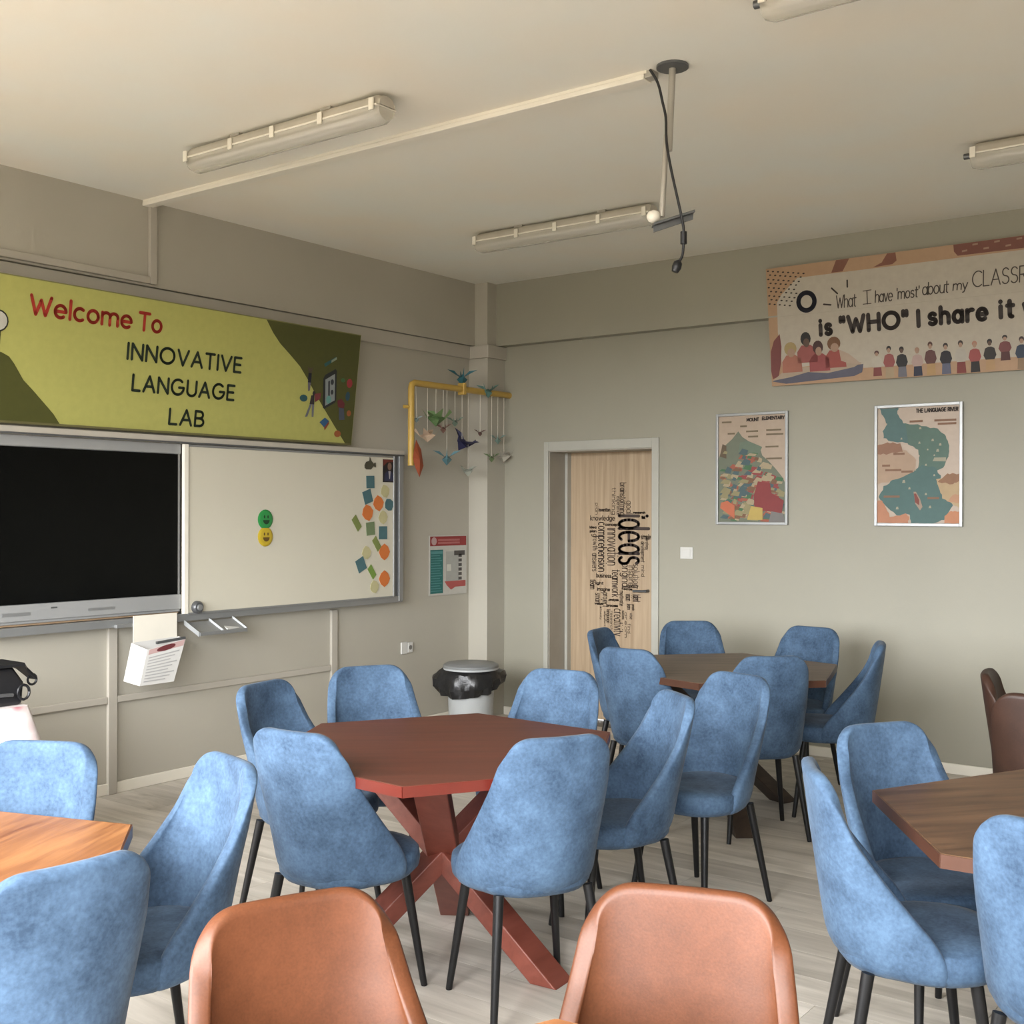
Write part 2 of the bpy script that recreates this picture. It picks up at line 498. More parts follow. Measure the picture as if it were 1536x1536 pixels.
def text(mb, s, x, z, h, width, w, y, gap=0.2, space=0.36, vert=False, shear=0.0, sharp=False):
    """writes s with cap height h, fitted to the given width; vert: reads downwards, letter tops to the right"""
    tot = 0
    for i, ch in enumerate(s):
        tot += space if ch == ' ' else G[ch][0] + (gap if i < len(s) - 1 else 0)
    sx = width / max(tot, 1e-6)
    cx = 0.0
    for ch in s:
        if ch == ' ':
            cx += space; continue
        adv, st = G[ch]
        for pl in st:
            if vert:
                pts = [(x + pz * h, z - (cx + px) * sx) for (px, pz) in pl]
            else:
                pts = [(x + (cx + px + shear * pz) * sx, z + pz * h) for (px, pz) in pl]
            mb.stroke(pts, w, y, not sharp)
        cx += adv + gap
    return mb

# ================================================================== SETTING
# floor: screed and laminate planks running along y
H = 3.27
floor = struct('floor', MB().box(WX - 0.3, 0.3, -8.3, 0.2, -0.12, -0.010), M_slab)
PW, PL = 0.2, 1.38
pm = MB().box(-PW / 2 + .0006, PW / 2 - .0006, -PL / 2 + .0008, PL / 2 - .0008, -0.010, 0.0)
plank = obj('plank', pm, M_plank, floor)
pmesh = plank.data
first = True
nrow = 42
for i in range(nrow):
    xc = -0.1 - i * PW
    off = (i * 0.46) % PL
    ytop = 0.0
    edges = [0.0]
    yy = -off if off > 0.12 else -off - PL
    while yy > -8.0:
        edges.append(yy); yy -= PL
    edges.append(-8.0)
    for k in range(len(edges) - 1):
        L = edges[k] - edges[k + 1]
        if L < 0.02: continue
        if first:
            o = plank; first = False
        else:
            o = plank.copy(); COL.objects.link(o)
        o.parent = floor
        o.location = (xc, (edges[k] + edges[k + 1]) / 2, 0)
        o.scale = (1, L / PL, 1)

struct('ceiling', MB().box(WX - 0.3, 0.3, -8.3, 0.3, H, H + 0.15), M_ceil)
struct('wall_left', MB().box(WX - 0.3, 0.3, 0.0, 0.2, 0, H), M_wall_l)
wr_ = MB()
DY0, DY1, DZ = -0.59, -1.48, 2.0
wr_.box(.295, .3, DY1, DY0, 0, DZ)  # thin unseen panel added behind the door leaf to stop sky light leaking in
wr_.box(0, 0.3, DY0, 0.0, 0, H).box(0, 0.3, -8.3, DY1, 0, H).box(0, 0.3, DY1, DY0, DZ, H)
struct('wall_right', wr_, M_wall)
struct('wall_behind', MB().box(WX - 0.3, 0.3, -8.3, -8.0, 0, H), M_wall)
ww = MB()
ys = [0.0] + [v for p in WINS for v in p] + [-8.0]
ww.box(WX - 0.16, WX, 0.0, -8.0, 0, WZ0).box(WX - 0.16, WX, 0.0, -8.0, WZ1, H)
for k in range(0, len(ys), 2):
    ww.box(WX - 0.16, WX, ys[k], ys[k + 1], WZ0, WZ1)
struct('wall_window', ww, M_wall)
for n, (a, b) in enumerate(WINS):
    fr = MB()
    xa, xb = WX - 0.13, WX - 0.07
    fr.box(xa, xb, a, b, WZ0, WZ0 + .05).box(xa, xb, a, b, WZ1 - .05, WZ1)
    for yc in (a - .025, (a + b) / 2, b + .025):
        fr.box(xa, xb, yc - .025, yc + .025, WZ0 + .05, WZ1 - .05)
    w_ = struct('window_%d' % (n + 1), fr, M_white)
    obj('pane', MB().box(WX - .103, WX - .099, a - .05, (a + b) / 2 + .025, WZ0 + .05, WZ1 - .05), M_pane, w_)
    obj('pane', MB().box(WX - .103, WX - .099, (a + b) / 2 - .025, b + .05, WZ0 + .05, WZ1 - .05), M_pane, w_)
    obj('window_sill', MB().box(WX - .06, WX + .12, a + .05, b - .05, WZ0 - .03, WZ0), M_white, w_, bevel=.004)

# beams, ledge and corner column
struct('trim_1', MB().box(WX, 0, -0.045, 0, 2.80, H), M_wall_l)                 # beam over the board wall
struct('trim_2', MB().box(WX, -0.2, -0.026, 0, 2.70, 2.797), M_trim, bevel=.004)  # ledge band under it
struct('trim_3', MB().box(-0.09, 0, -8.0, -0.045, 2.80, H), M_wall)           # beam over the door wall
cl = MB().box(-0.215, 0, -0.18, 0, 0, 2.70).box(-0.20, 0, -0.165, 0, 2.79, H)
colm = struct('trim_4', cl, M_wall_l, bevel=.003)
obj('collar', MB().box(-0.235, 0.0, -0.20, 0, 2.70, 2.795), M_trim, colm, bevel=.004)
struct('baseboard_left', MB().box(WX, -0.22, -0.014, 0, 0, 0.062), M_cream, bevel=.004)
bb = MB().box(-0.014, 0, -0.55, -0.185, 0, 0.062).box(-0.014, 0, -8.0, -1.54, 0, 0.062)
struct('baseboard_right', bb, M_cream, bevel=.004)

# door in the right wall
d1 = bpy.data.objects.new('door_1', None); COL.objects.link(d1); d1['kind'] = 'structure'
d1.location = (0, 0, 0); d1.rotation_euler = (0, 0, RW)     # local x = -world y, local -y = towards the room
a0, a1 = -DY0, -DY1
obj('frame_post', MB().box(a0 - .035, a0 + .004, -.014, .0, 0, DZ + .065), M_frame, d1, bevel=.003)
obj('frame_post', MB().box(a1 - .004, a1 + .05, -.014, .0, 0, DZ + .065), M_frame, d1, bevel=.003)
obj('frame_head', MB().box(a0 + .004, a1 - .004, -.014, .0, DZ - .004, DZ + .065), M_frame, d1, bevel=.003)
obj('jamb', MB().box(a0, a0 + .012, .0, .25, 0, DZ), M_reveal, d1)
obj('jamb', MB().box(a1 - .012, a1, .0, .25, 0, DZ), M_reveal, d1)
obj('jamb_head', MB().box(a0 + .012, a1 - .012, .0, .25, DZ - .012, DZ), M_reveal, d1)
obj('stop_strip', MB().box(a0 + .012, a0 + .035, .2, .25, 0, DZ - .012), M_frame, d1)
leaf = obj('leaf', MB().box(a0 + .012, a1 - .012, .25, .29, 0.0005, DZ - .012), M_door, d1)
obj('handle', MB().tube([(1.30, .25, .975), (1.30, .205, .975)], .011, 10).tube([(1.31, .205, .975), (1.20, .2, .972)], .009, 10), M_aludark, d1, smooth=True)
# word cloud decal: vertical words read downwards
def dz(py): return 1.765 - (py - 724) * .00494
def ds(px): return .788 + (px - 884) * .00576
k1, k2, k3 = MB(), MB(), MB()
ki = MB(); text(ki, 'ideas', ds(929.7), dz(774), (ds(958.8) - ds(929.7)) / XH, .352, .023, .2485, gap=.22, vert=True)
obj('lettering', ki, M_doorink2, d1)
VW = [  # word, px of baseline, px of x-height top, y top, y bottom, shade, stroke
 ('innovation', 912.5, 923.5, 793, 848, 1, .012), ('comprehension', 898.5, 907, 784, 858, 2, .012), ('growth', 890, 895, 802, 826, 1, .008),
 ('answers', 889, 895, 831, 858, 1, .008), ('brainstorming', 931, 937, 725, 773, 1, .009), ('experience', 926, 930, 745, 773, 3, .007), ('thinking', 919, 923, 732, 772, 1, .007),
 ('goal', 940.5, 946.5, 752, 771, 1, .008), ('plan', 894, 897, 755, 772, 1, .006), ('development', 962, 966, 812, 842, 3, .007), ('strategy', 969, 972, 806, 824, 3, .006),
 ('original', 934.5, 942, 845, 881, 1, .011), ('solution', 951, 957, 845, 880, 3, .009), ('teamwork', 919.5, 927.5, 855, 895, 1, .011), ('inspire', 944, 950, 848, 878, 3, .008),
 ('creativity', 922.5, 931.5, 913, 953, 2, .010), ('smart', 894, 900, 891, 908, 1, .009), ('project', 905.5, 911.5, 890, 911, 1, .009), ('vision', 940, 946, 890, 900, 1, .008),
 ('talent', 950.5, 958, 890, 901, 1, .009), ('team', 886, 892, 871, 885, 1, .010), ('motivate', 931, 935, 886, 908, 1, .008), ('learn', 942, 946, 905, 913, 1, .007), ('people', 949.5, 952, 905, 914, 1, .005),
 ('language', 911.5, 915, 915, 935, 1, .007), ('research', 917, 919.5, 917, 945, 3, .006), ('success', 934.5, 937, 915, 928, 3, .006), ('dream', 938.5, 941, 917, 955, 3, .006), ('find', 943, 946, 934, 948, 3, .006),
 ('study', 901.5, 903, 911, 931, 1, .005), ('support', 907.5, 909, 918, 940, 3, .005), ('mind', 963, 966, 847, 863, 1, .006), ('wise', 946, 949, 918, 927, 3, .006)]
for (s_, b0, b1, y0, y1, sh, sw) in VW:
    text({1: k1, 2: k2, 3: k3}[sh], s_, ds(b0), dz(y0), (ds(b1) - ds(b0)) / XH, (y1 - y0) * .00494, sw * .62, .2485, gap=.2, vert=True)
HW = [('knowledge', 886, 923, 781, 774.5, 1), ('invention', 899, 916, 767.5, 763, 1), ('idea', 885, 895, 793, 790, 1), ('plan', 885.5, 895, 799, 796, 1), ('concept', 909, 929, 789, 785.5, 1),
      ('research', 951, 968, 770.5, 768, 2), ('think', 963, 968, 778, 774.5, 2), ('simple', 962, 976, 808, 801.5, 3), ('business', 895.5, 918, 867, 861.5, 1), ('light', 894, 906, 877.5, 874, 1),
      ('imagine', 897, 916, 887, 882.5, 1), ('analysis', 915, 929, 901, 898.5, 1), ('process', 912, 928, 910, 907, 1), ('value', 893, 906, 908, 905, 1), ('quality', 943, 958, 880, 876, 3), ('focus', 934, 949, 884, 881.5, 3)]
for (s_, x0, x1, yb, yt, sh) in HW:
    text({1: k1, 2: k2, 3: k3}[sh], s_, ds(x0), dz(yb), (yb - yt) * .00494 / 0.95, (x1 - x0) * .00576, .0062, .2485, gap=.2)
for k_, mm in ((k1, M_doorink), (k2, M_doorink2), (k3, M_doorink3)):
    obj('lettering', k_, mm, d1)['kind'] = 'stuff'

# ================================================================== LEFT (BOARD) WALL
# cable ducts
def duct(label, boxes, seg_mat=M_trim):
    m = MB()
    for b_ in boxes: m.box(*b_)
    return tag(obj('cable_duct', m, seg_mat, bevel=.004), label, 'cable duct')
duct('painted cable duct dropping from ceiling along beam then running left above green banner', [(-3.117, -3.07, -.068, -.045, 2.81, H), (WX + .3, -3.117, -.068, -.045, 2.81, 2.85)])
duct('painted vertical cable duct on wall below the right end of the black screen', [(-3.345, -3.288, -.022, 0, 0.0, .935)])
duct('painted vertical cable duct on wall under the sticky-note end of the whiteboard', [(-1.668, -1.612, -.022, 0, 0.0, .895)])
duct('painted horizontal cable duct low on the wall between the two upright ducts', [(-3.287, -1.669, -.02, 0, .497, .535)])
duct('painted horizontal cable duct low on the wall behind the flowered desk', [(-5.9, -3.346, -.02, 0, .497, .535)])
tk = thing('ceiling_trunking', 'long white cable trunking crossing the ceiling to the projector pole', 'cable trunking')
obj('trunking_base', MB().box(-3.155, -3.1, -3.26, -.05, H - .012, H), M_cream, tk)
obj('trunking_cover', MB().box(-3.159, -3.096, -3.25, -.05, H - .034, H - .012), M_cream, tk, bevel=.004)
obj('end_piece', MB().box(-3.153, -3.102, -3.285, -3.25, H - .028, H), M_steel, tk, bevel=.003)

# green welcome banner, leaning forward at the top
bt = math.atan2(.09, .724)
gb = thing('green_banner', 'lime green welcome banner hung across the wall above the boards', 'banner', (-1.543, -.07, 1.984), 0, None, bt)
BL, BH = -3.15, .73
obj('banner_sheet', MB().box(BL, 0, 0, .008, 0, BH), print_mat((0.53, 0.52, 0.15), .45), gb)
obj('hem_strip', MB().box(BL, 0, -.001, .0, 0, .012), print_mat((0.17, 0.155, 0.06)), gb)
obj('hem_strip', MB().box(BL, 0, -.001, .0, BH - .006, BH), print_mat((0.25, 0.24, 0.09)), gb)
olive = print_mat((0.085, 0.088, 0.017), .5)
obj('green_wave', MB().flat([(BL, 0.30), (-2.9, .36), (-2.7, .37), (-2.55, .355), (-2.47, .345), (-2.43, .328), (-2.40, .295), (-2.346, .219), (-2.29, .172), (-2.241, .127), (-2.168, .06), (-2.13, .012), (BL, .012)], -.0012), olive, gb)
obj('green_wave', MB().flat([(-.812, .724), (-.755, .655), (-.69, .595), (-.60, .535), (-.512, .472), (-.44, .40), (-.381, .335), (-.31, .26), (-.247, .196), (-.145, .094), (-.06, .012), (-.003, .012), (-.003, .724)], -.0012), olive, gb)
obj('lettering', text(MB(), 'Welcome', -2.335, .553, .092, .585, .0175, -.003, gap=.21), print_mat((0.46, 0.035, 0.018)), gb)
obj('lettering', text(MB(), 'To', -1.700, .553, .092, .142, .0175, -.003, gap=.21), print_mat((0.46, 0.035, 0.018)), gb)
for (s_, x_, z_, w_) in (('INNOVATIVE', -1.758, .389, .778), ('LANGUAGE', -1.712, .222, .697), ('LAB', -1.456, .054, .236)):
    obj('lettering', text(MB(), s_, x_, z_, .084, w_, .0155, -.003, gap=.26), print_mat((0.013, 0.025, 0.013)), gb)
# printed light bulb at left edge, phone and little figures at right
m = MB(); m.disc(-2.50, .497, .055, .055, -.002); obj('bulb_print', m, print_mat((0.02, .02, .012)), gb)
m = MB(); m.disc(-2.50, .497, .047, .047, -.003); m.flat([(-2.55, .49), (-2.62, .55), (-2.66, .50), (-2.58, .44)], -.003); obj('bulb_print', m, print_mat((0.62, .60, .52)), gb)
m = MB(); m.flat([(-2.52, .45), (-2.482, .45), (-2.482, .385), (-2.52, .385)], -.002); obj('bulb_print', m, print_mat((0.02, .03, .012)), gb)
P = -.0026
m = MB(); m.flat([(-.306, .415), (-.292, .44), (-.205, .486), (-.194, .476), (-.175, .282), (-.188, .268), (-.275, .222), (-.288, .232)], P); obj('phone_print', m, print_mat((.02, .024, .028)), gb)
m = MB(); m.flat([(-.288, .41), (-.208, .455), (-.19, .285), (-.27, .243)], P - .0006); obj('phone_print', m, print_mat((.30, .33, .33)), gb)
m = MB(); m.disc(-.226, .40, .014, .018, P - .0012); m.disc(-.22, .335, .012, .016, P - .0012); m.flat([(-.262, .40), (-.248, .408), (-.236, .30), (-.25, .292)], P - .0012); obj('phone_print', m, print_mat((.035, .04, .05)), gb)
m = MB(); m.disc(-.245, .285, .022, .026, P - .0016); obj('phone_print', m, print_mat((.16, .40, .36)), gb)
# figures
m = MB(); m.flat([(-.437, .44), (-.409, .44), (-.41, .38), (-.436, .38)], P); obj('figure_print', m, print_mat((.012, .012, .03)), gb)
m = MB(); m.disc(-.423, .458, .014, .015, P); m.flat([(-.446, .475), (-.44, .48), (-.428, .44), (-.436, .438)], P); m.flat([(-.400, .478), (-.406, .48), (-.418, .44), (-.411, .438)], P); obj('figure_print', m, print_mat((.10, .07, .05)), gb)
m = MB(); m.flat([(-.436, .38), (-.41, .38), (-.413, .33), (-.428, .325)], P); obj('figure_print', m, print_mat((.16, .14, .17)), gb)
m = MB(); m.flat([(-.398, .30), (-.37, .305), (-.365, .245), (-.405, .245)], P); m.disc(-.375, .315, .013, .015, P); obj('figure_print', m, print_mat((.03, .025, .03)), gb)
m = MB(); m.flat([(-.403, .245), (-.385, .245), (-.415, .165), (-.436, .16)], P); m.flat([(-.385, .245), (-.365, .245), (-.362, .165), (-.378, .165)], P); obj('figure_print', m, print_mat((.19, .20, .22)), gb)
m = MB(); m.flat([(-.37, .312), (-.315, .322), (-.318, .285), (-.36, .26)], P - .0006); obj('figure_print', m, print_mat((.22, .04, .05)), gb)
m = MB(); m.disc(-.46, .278, .033, .022, P); obj('globe_print', m, print_mat((.02, .10, .12)), gb)
m = MB(); m.flat([(-.305, .135), (-.262, .168), (-.222, .148), (-.262, .105)], P); obj('book_print', m, print_mat((.02, .10, .24)), gb)
m = MB(); m.flat([(-.262, .105), (-.222, .148), (-.222, .13), (-.255, .085)], P); obj('book_print', m, print_mat((.30, .06, .03)), gb)
m = MB(); m.flat([(-.31, .51), (-.21, .565), (-.205, .548), (-.30, .49)], P); obj('card_print', m, print_mat((.03, .12, .13)), gb)
m = MB(); m.flat([(-.25, .537), (-.205, .563), (-.203, .548), (-.248, .522)], P - .0006); obj('card_print', m, print_mat((.30, .36, .27)), gb)
m = MB(); m.disc(-.068, .405, .026, .03, P); obj('bubble_print', m, print_mat((.35, .035, .045)), gb)
m = MB(); m.disc(-.075, .32, .02, .03, P); obj('bubble_print', m, print_mat((.03, .09, .13)), gb)
m = MB(); m.disc(-.13, .42, .02, .014, P); obj('bubble_print', m, print_mat((.06, .16, .06)), gb)
m = MB(); m.flat([(-.165, .285), (-.13, .30), (-.095, .27), (-.10, .235), (-.155, .245)], P); obj('figure_print', m, print_mat((.15, .022, .03)), gb)
m = MB(); m.flat([(-.145, .24), (-.10, .24), (-.085, .165), (-.135, .16)], P); obj('figure_print', m, print_mat((.085, .10, .14)), gb)
m = MB(); m.disc(-.137, .07, .03, .022, P); obj('bubble_print', m, print_mat((.38, .11, .035)), gb)
obj('bubble_print', MB().disc(-.05, .21, .02, .02, P), print_mat((.38, .11, .035)), gb)

# interactive board with rails
ib = thing('interactive_board', 'wall-mounted interactive board with wide black screen in silver casing', 'screen', (-3.93, 0, 1.45))
def ibx(name, x0, x1, y0, y1, z0, z1, mat, bev=.004):
    return obj(name, MB().box(x0 + 3.93, x1 + 3.93, y0, y1, z0 - 1.45, z1 - 1.45), mat, ib, bevel=bev)
ibx('casing', -4.93, -2.925, -.085, 0, .975, 1.93, M_tvgrey)
ibx('screen', -4.86, -2.945, -.090, -.085, 1.075, 1.868, M_screen, .001)
ibx('bottom_bezel', -4.93, -2.925, -.097, -.085, .99, 1.073, M_tvgrey)
ibx('top_bezel', -4.93, -2.925, -.093, -.085, 1.870, 1.928, M_tvgrey)
ibx('logo_plate', -3.735, -3.70, -.0985, -.097, 1.045, 1.053, M_aludark, .0)
ibx('port_strip', -4.0, -3.85, -.0985, -.097, 1.018, 1.035, M_alu, .0)
ibx('port_strip', -3.52, -3.36, -.0985, -.097, 1.018, 1.032, M_alu, .0)
ibx('top_rail', -5.9, -1.075, -.125, 0, 1.928, 1.968, M_trim)
ibx('top_groove', -5.9, -1.08, -.127, -.125, 1.928, 1.938, M_aludark, 0)
ibx('wood_lip', -5.9, -2.93, -.075, 0, .965, .976, wood('lip_wood', (.3, .2, .12), (.45, .32, .2)), 0)
ibx('bottom_rail', -5.9, -1.075, -.11, 0, .918, .962, M_alu)
ibx('rail_bracket', -3.37, -3.19, -.13, -.02, .915, .935, M_alu)
ibx('end_channel', -1.165, -1.115, -.10, 0, .955, 1.928, M_aludark, .002)
ibx('end_post', -1.115, -1.072, -.115, 0, .925, 1.95, M_alu)
# sliding whiteboard
wbt = thing('whiteboard', 'cream sliding whiteboard panel covering the right half of the board rail', 'whiteboard', (-2.035, -.1, 1.44))
def wbx(name, x0, x1, y0, y1, z0, z1, mat, bev=.002):
    return obj(name, MB().box(x0 + 2.035, x1 + 2.035, y0 + .1, y1 + .1, z0 - 1.44, z1 - 1.44), mat, wbt, bevel=bev)
wbx('panel', -2.895, -1.18, -.114, -.10, .966, 1.915, M_wb, .001)
wbx('frame_side', -2.925, -2.895, -.122, -.098, .962, 1.926, M_cream)
wbx('frame_side', -1.18, -1.165, -.122, -.098, .962, 1.926, M_alu)
wbx('frame_top', -2.895, -1.18, -.120, -.098, 1.913, 1.926, M_alu)
wbx('frame_bottom', -2.895, -1.18, -.120, -.098, .955, .967, M_alu)
# round lock knob on the board corner
kn = thing('lock_knob', 'round dark metal knob at lower left corner of the whiteboard', 'knob', (-2.835, -.114, .995))
m = MB(); m.lathe([(.036, 0), (.036, .02), (.028, .03)], 20); kb = obj('knob_ring', m, M_aludark, kn, smooth=True); kb.rotation_euler = (radians(90), 0, 0)
m = MB(); m.lathe([(.018, .03), (.016, .04)], 16); kb = obj('knob_cap', m, M_alu, kn, smooth=True); kb.rotation_euler = (radians(90), 0, 0)

# smiley magnets
def smiley(x, z, col, dark, label):
    t = thing('smiley_magnet', label, 'magnet', (x, -.114, z), 0, 'smiley magnets on the whiteboard')
    m = MB(); m.lathe([(.058, 0), (.060, .003), (.050, .008), (.04, .009)], 24)
    o = obj('disc', m, print_mat(col, .35), t, smooth=True); o.rotation_euler = (radians(90), 0, 0)
    m = MB()
    m.disc(-.013, .016, .006, .010, -.0098, 10); m.disc(.015, .016, .006, .010, -.0098, 10)
    m.flat(arc(0.002, -.004, .026, .026, 180, 360, 10), -.0098)
    obj('face', m, print_mat(dark), t)
smiley(-2.323, 1.496, (.03, .30, .07), (.01, .05, .015), 'green smiley face magnet on whiteboard just above the yellow one')
smiley(-2.323, 1.391, (.62, .45, .03), (.13, .07, .01), 'yellow smiley face magnet on whiteboard below the green one')
# notes on the right end of the whiteboard
teal, orng, lime, yell = (.075, .17, .19), (.72, .20, .045), (.22, .27, .075), (.60, .55, .30)
NOTES = [
 ('sq', -1.406, 1.743, .038, 2, teal, 'dusty teal square note directly below the dark fish sticker'),
 ('sq', -1.431, 1.644, .040, 18, teal, 'tilted dusty teal square note, second below the fish sticker'),
 ('di', -1.327, 1.601, .052, 10, orng, 'orange note beside and upper right of another orange note high on board'),
 ('di', -1.222, 1.592, .044, 30, teal, 'teal leaf-like note against the board edge below the portrait photo'),
 ('di', -1.262, 1.683, .045, 20, yell, 'pale yellow note just below the small portrait photo'),
 ('di', -1.431, 1.537, .054, 15, orng, 'orange note under the tilted teal square, upper left of its pair'),
 ('di', -1.281, 1.506, .046, 5, yell, 'pale yellow note right of the second orange note'),
 ('rh', -1.538, 1.467, .046, 0, lime, 'olive green rhombus note, leftmost in the note cluster'),
 ('sq', -1.404, 1.430, .040, 5, (.19, .26, .13), 'sage green square note left of a teal square at mid height'),
 ('sq', -1.281, 1.401, .040, 0, teal, 'upright teal square note near board edge at mid height'),
 ('rh', -1.346, 1.326, .044, 0, lime, 'olive green rhombus note between teal square and lower orange note'),
 ('di', -1.442, 1.270, .045, 10, yell, 'faint pale yellow note in the lower left of the cluster'),
 ('di', -1.267, 1.270, .054, 0, orng, 'orange note near board edge, third orange from the top'),
 ('sq', -1.493, 1.191, .040, 25, teal, 'tilted teal square note at the lower left of the cluster'),
 ('rh', -1.391, 1.138, .042, 0, (.20, .33, .06), 'bright green rhombus note right of the lowest teal square'),
 ('di', -1.266, 1.088, .054, 0, orng, 'orange note near board edge, lowest of the orange ones'),
 ('di', -1.364, 1.038, .044, 15, yell, 'faint pale yellow note at the very bottom of the cluster'),
]
for kind, x, z, r, ang, col, lab in NOTES:
    m = MB()
    if kind == 'sq': poly = [(-r, -r * 1.1), (r, -r * 1.1), (r, r * 1.1), (-r, r * 1.1)]
    elif kind == 'di': poly = [(r * cos(2 * pi * k / 8) * (1.0 if k % 2 == 0 else .9), r * 1.05 * sin(2 * pi * k / 8) * (1.0 if k % 2 == 0 else .9)) for k in range(8)]
    else: poly = [(-r * .95, r * .5), (-.15 * r, r * 1.25), (r * 1.05, -r * .45), (r * .3, -r * 1.2)]
    a_ = radians(ang)
    poly = [(p[0] * cos(a_) - p[1] * sin(a_), p[0] * sin(a_) + p[1] * cos(a_)) for p in poly]
    n_ = len(poly)
    m.v = [(p[0], -.003, p[1]) for p in poly] + [(p[0], 0, p[1]) for p in poly]
    m.f = [tuple(range(n_))] + [(i, n_ + i, n_ + (i + 1) % n_, (i + 1) % n_) for i in range(n_)]
    ar = sum(poly[i][0] * poly[(i + 1) % n_][1] - poly[(i + 1) % n_][0] * poly[i][1] for i in range(n_))
    if ar < 0: m.f = [tuple(reversed(f)) for f in m.f]
    o = tag(obj('note', m, print_mat(col)), lab, 'note', 'coloured notes on the whiteboard')
    o.location = (x, -.1145, z)
m = MB(); body = [(-.05, .0), (-.035, .022), (-.005, .03), (.0, .055), (.015, .03), (.035, .012), (.055, .02), (.058, -.012), (.035, -.005), (.01, -.028), (-.03, -.028), (-.048, -.02)]
m.v = [(p[0], -.004, p[1]) for p in body] + [(p[0], 0, p[1]) for p in body]; n_ = len(body)
m.f = [tuple(reversed(range(n_)))] + [(i, (i + 1) % n_, n_ + (i + 1) % n_, n_ + i) for i in range(n_)]
o = tag(obj('fish_sticker', m, print_mat((.075, .07, .045))), 'small dark fish-shaped sticker at the top of the note cluster', 'sticker'); o.location = (-1.412, -.1145, 1.855)
ph = thing('portrait_photo', 'small dark portrait photo of a person in top right corner of whiteboard', 'photo', (-1.232, -.1145, 1.823))
obj('photo_sheet', MB().box(-.052, .052, -.003, 0, -.078, .078), print_mat((.018, .015, .018), .3), ph)
m = MB(); m.disc(.012, .03, .02, .026, -.0035); obj('face_print', m, print_mat((.24, .14, .10)), ph)
m = MB(); m.flat([(-.04, -.07), (.045, -.07), (.045, -.02), (.025, .0), (-.005, .0), (-.035, -.02)], -.0034); obj('suit_print', m, print_mat((.03, .035, .085)), ph)
m = MB(); m.flat([(.0, -.002), (.022, -.002), (.016, -.055), (.008, -.055)], -.0038); obj('shirt_print', m, print_mat((.45, .43, .45)), ph)
m = MB(); m.flat([(-.05, .076), (.05, .076), (.05, .062), (-.01, .058), (-.05, .03)], -.0033); obj('curtain_print', m, print_mat((.16, .03, .02)), ph)

# brochure box hanging under the board
hb = thing('brochure_box', 'white printed card box hanging below the bottom rail of the board', 'box', (-3.12, -.12, .96))
m = MB(); m.box(-.15, .135, -.016, -.012, -.135, .015); obj('back_flap', m, M_cream, hb)
m = MB()   # tilted body: bottom kicks out
TB, BB_ = -.14, -.345
vs = [(-.165, -.02, -.128), (.14, -.02, -.118), (.143, -.085, -.125), (-.11, -.085, -.165), (-.235, -.05, -.325), (.0, -.05, -.33), (.04, -.115, -.352), (-.18, -.115, -.352)]
m.add(vs, [(0, 1, 5, 4), (1, 2, 6, 5), (2, 3, 7, 6), (3, 0, 4, 7), (4, 5, 6, 7)])
obj('box_body', m, M_paper, hb)
m = MB(); v = [Vector(q) for q in vs]
def onfront(s_, t_, off=.002):
    a_ = v[3].lerp(v[2], s_); b_ = v[7].lerp(v[6], s_); p_ = a_.lerp(b_, t_); return (p_.x, p_.y - off, p_.z)
m.add([onfront(.05, .02), onfront(.98, .02), onfront(.98, .16), onfront(.05, .16)], [(3, 2, 1, 0)]); obj('picture_band', m, print_mat((.62, .42, .40)), hb)
m = MB()
o_ = len(m.v); ring = [onfront(.5 + .25 * cos(2 * pi * k / 12), .09 + .075 * sin(2 * pi * k / 12), .003) for k in range(12)]
m.add(ring, [tuple(range(12))]); obj('picture_blob', m, print_mat((.16, .03, .035)), hb)
m = MB()
for k in range(9):
    t_ = .24 + k * .08
    m.add([onfront(.08, t_, .003), onfront(.9 - .1 * (k % 3), t_, .003), onfront(.9 - .1 * (k % 3), t_ + .03, .003), onfront(.08, t_ + .03, .003)], [(3, 2, 1, 0)])
obj('text_lines', m, print_mat((.50, .50, .49)), hb)['kind'] = 'stuff'
obj('dark_slot', MB().obox((.045, -.082, -.128), (.095, 0, .006), (0, .006, 0), (0, 0, .007)), M_aludark, hb)
# pen tray
tr = thing('pen_tray', 'small grey pen tray with two compartments under the whiteboard rail', 'tray', (-2.745, -.12, .87))
m = MB(); m.add([(-.18, .0, .04), (.17, .0, .045), (.2, -.09, -.02), (-.14, -.09, -.02), (-.18, .0, .03), (.17, .0, .035), (.2, -.09, -.03), (-.14, -.09, -.03)],
                [(0, 3, 2, 1), (4, 5, 6, 7), (0, 1, 5, 4), (1, 2, 6, 5), (2, 3, 7, 6), (3, 0, 4, 7)])
obj('tray_floor', m, M_alu, tr)
obj('tray_lip', MB().obox((.03, -.092, -.02), (.17, 0, 0), (0, .003, 0), (0, 0, .010)), M_alu, tr)
for xx in (-.16, .015, .185):
    obj('divider', MB().obox((xx, -.045, .012), (.003, 0, 0), (.017, -.045, -.032), (0, 0, .014)), M_alu, tr)
mk = tag(obj('eraser', MB().obox((-2.63, -.175, .862), (.05, .005, 0), (0, .018, .008), (0, -.002, .011)), M_white, bevel=.003), 'white whiteboard eraser in right compartment of the pen tray', 'eraser')

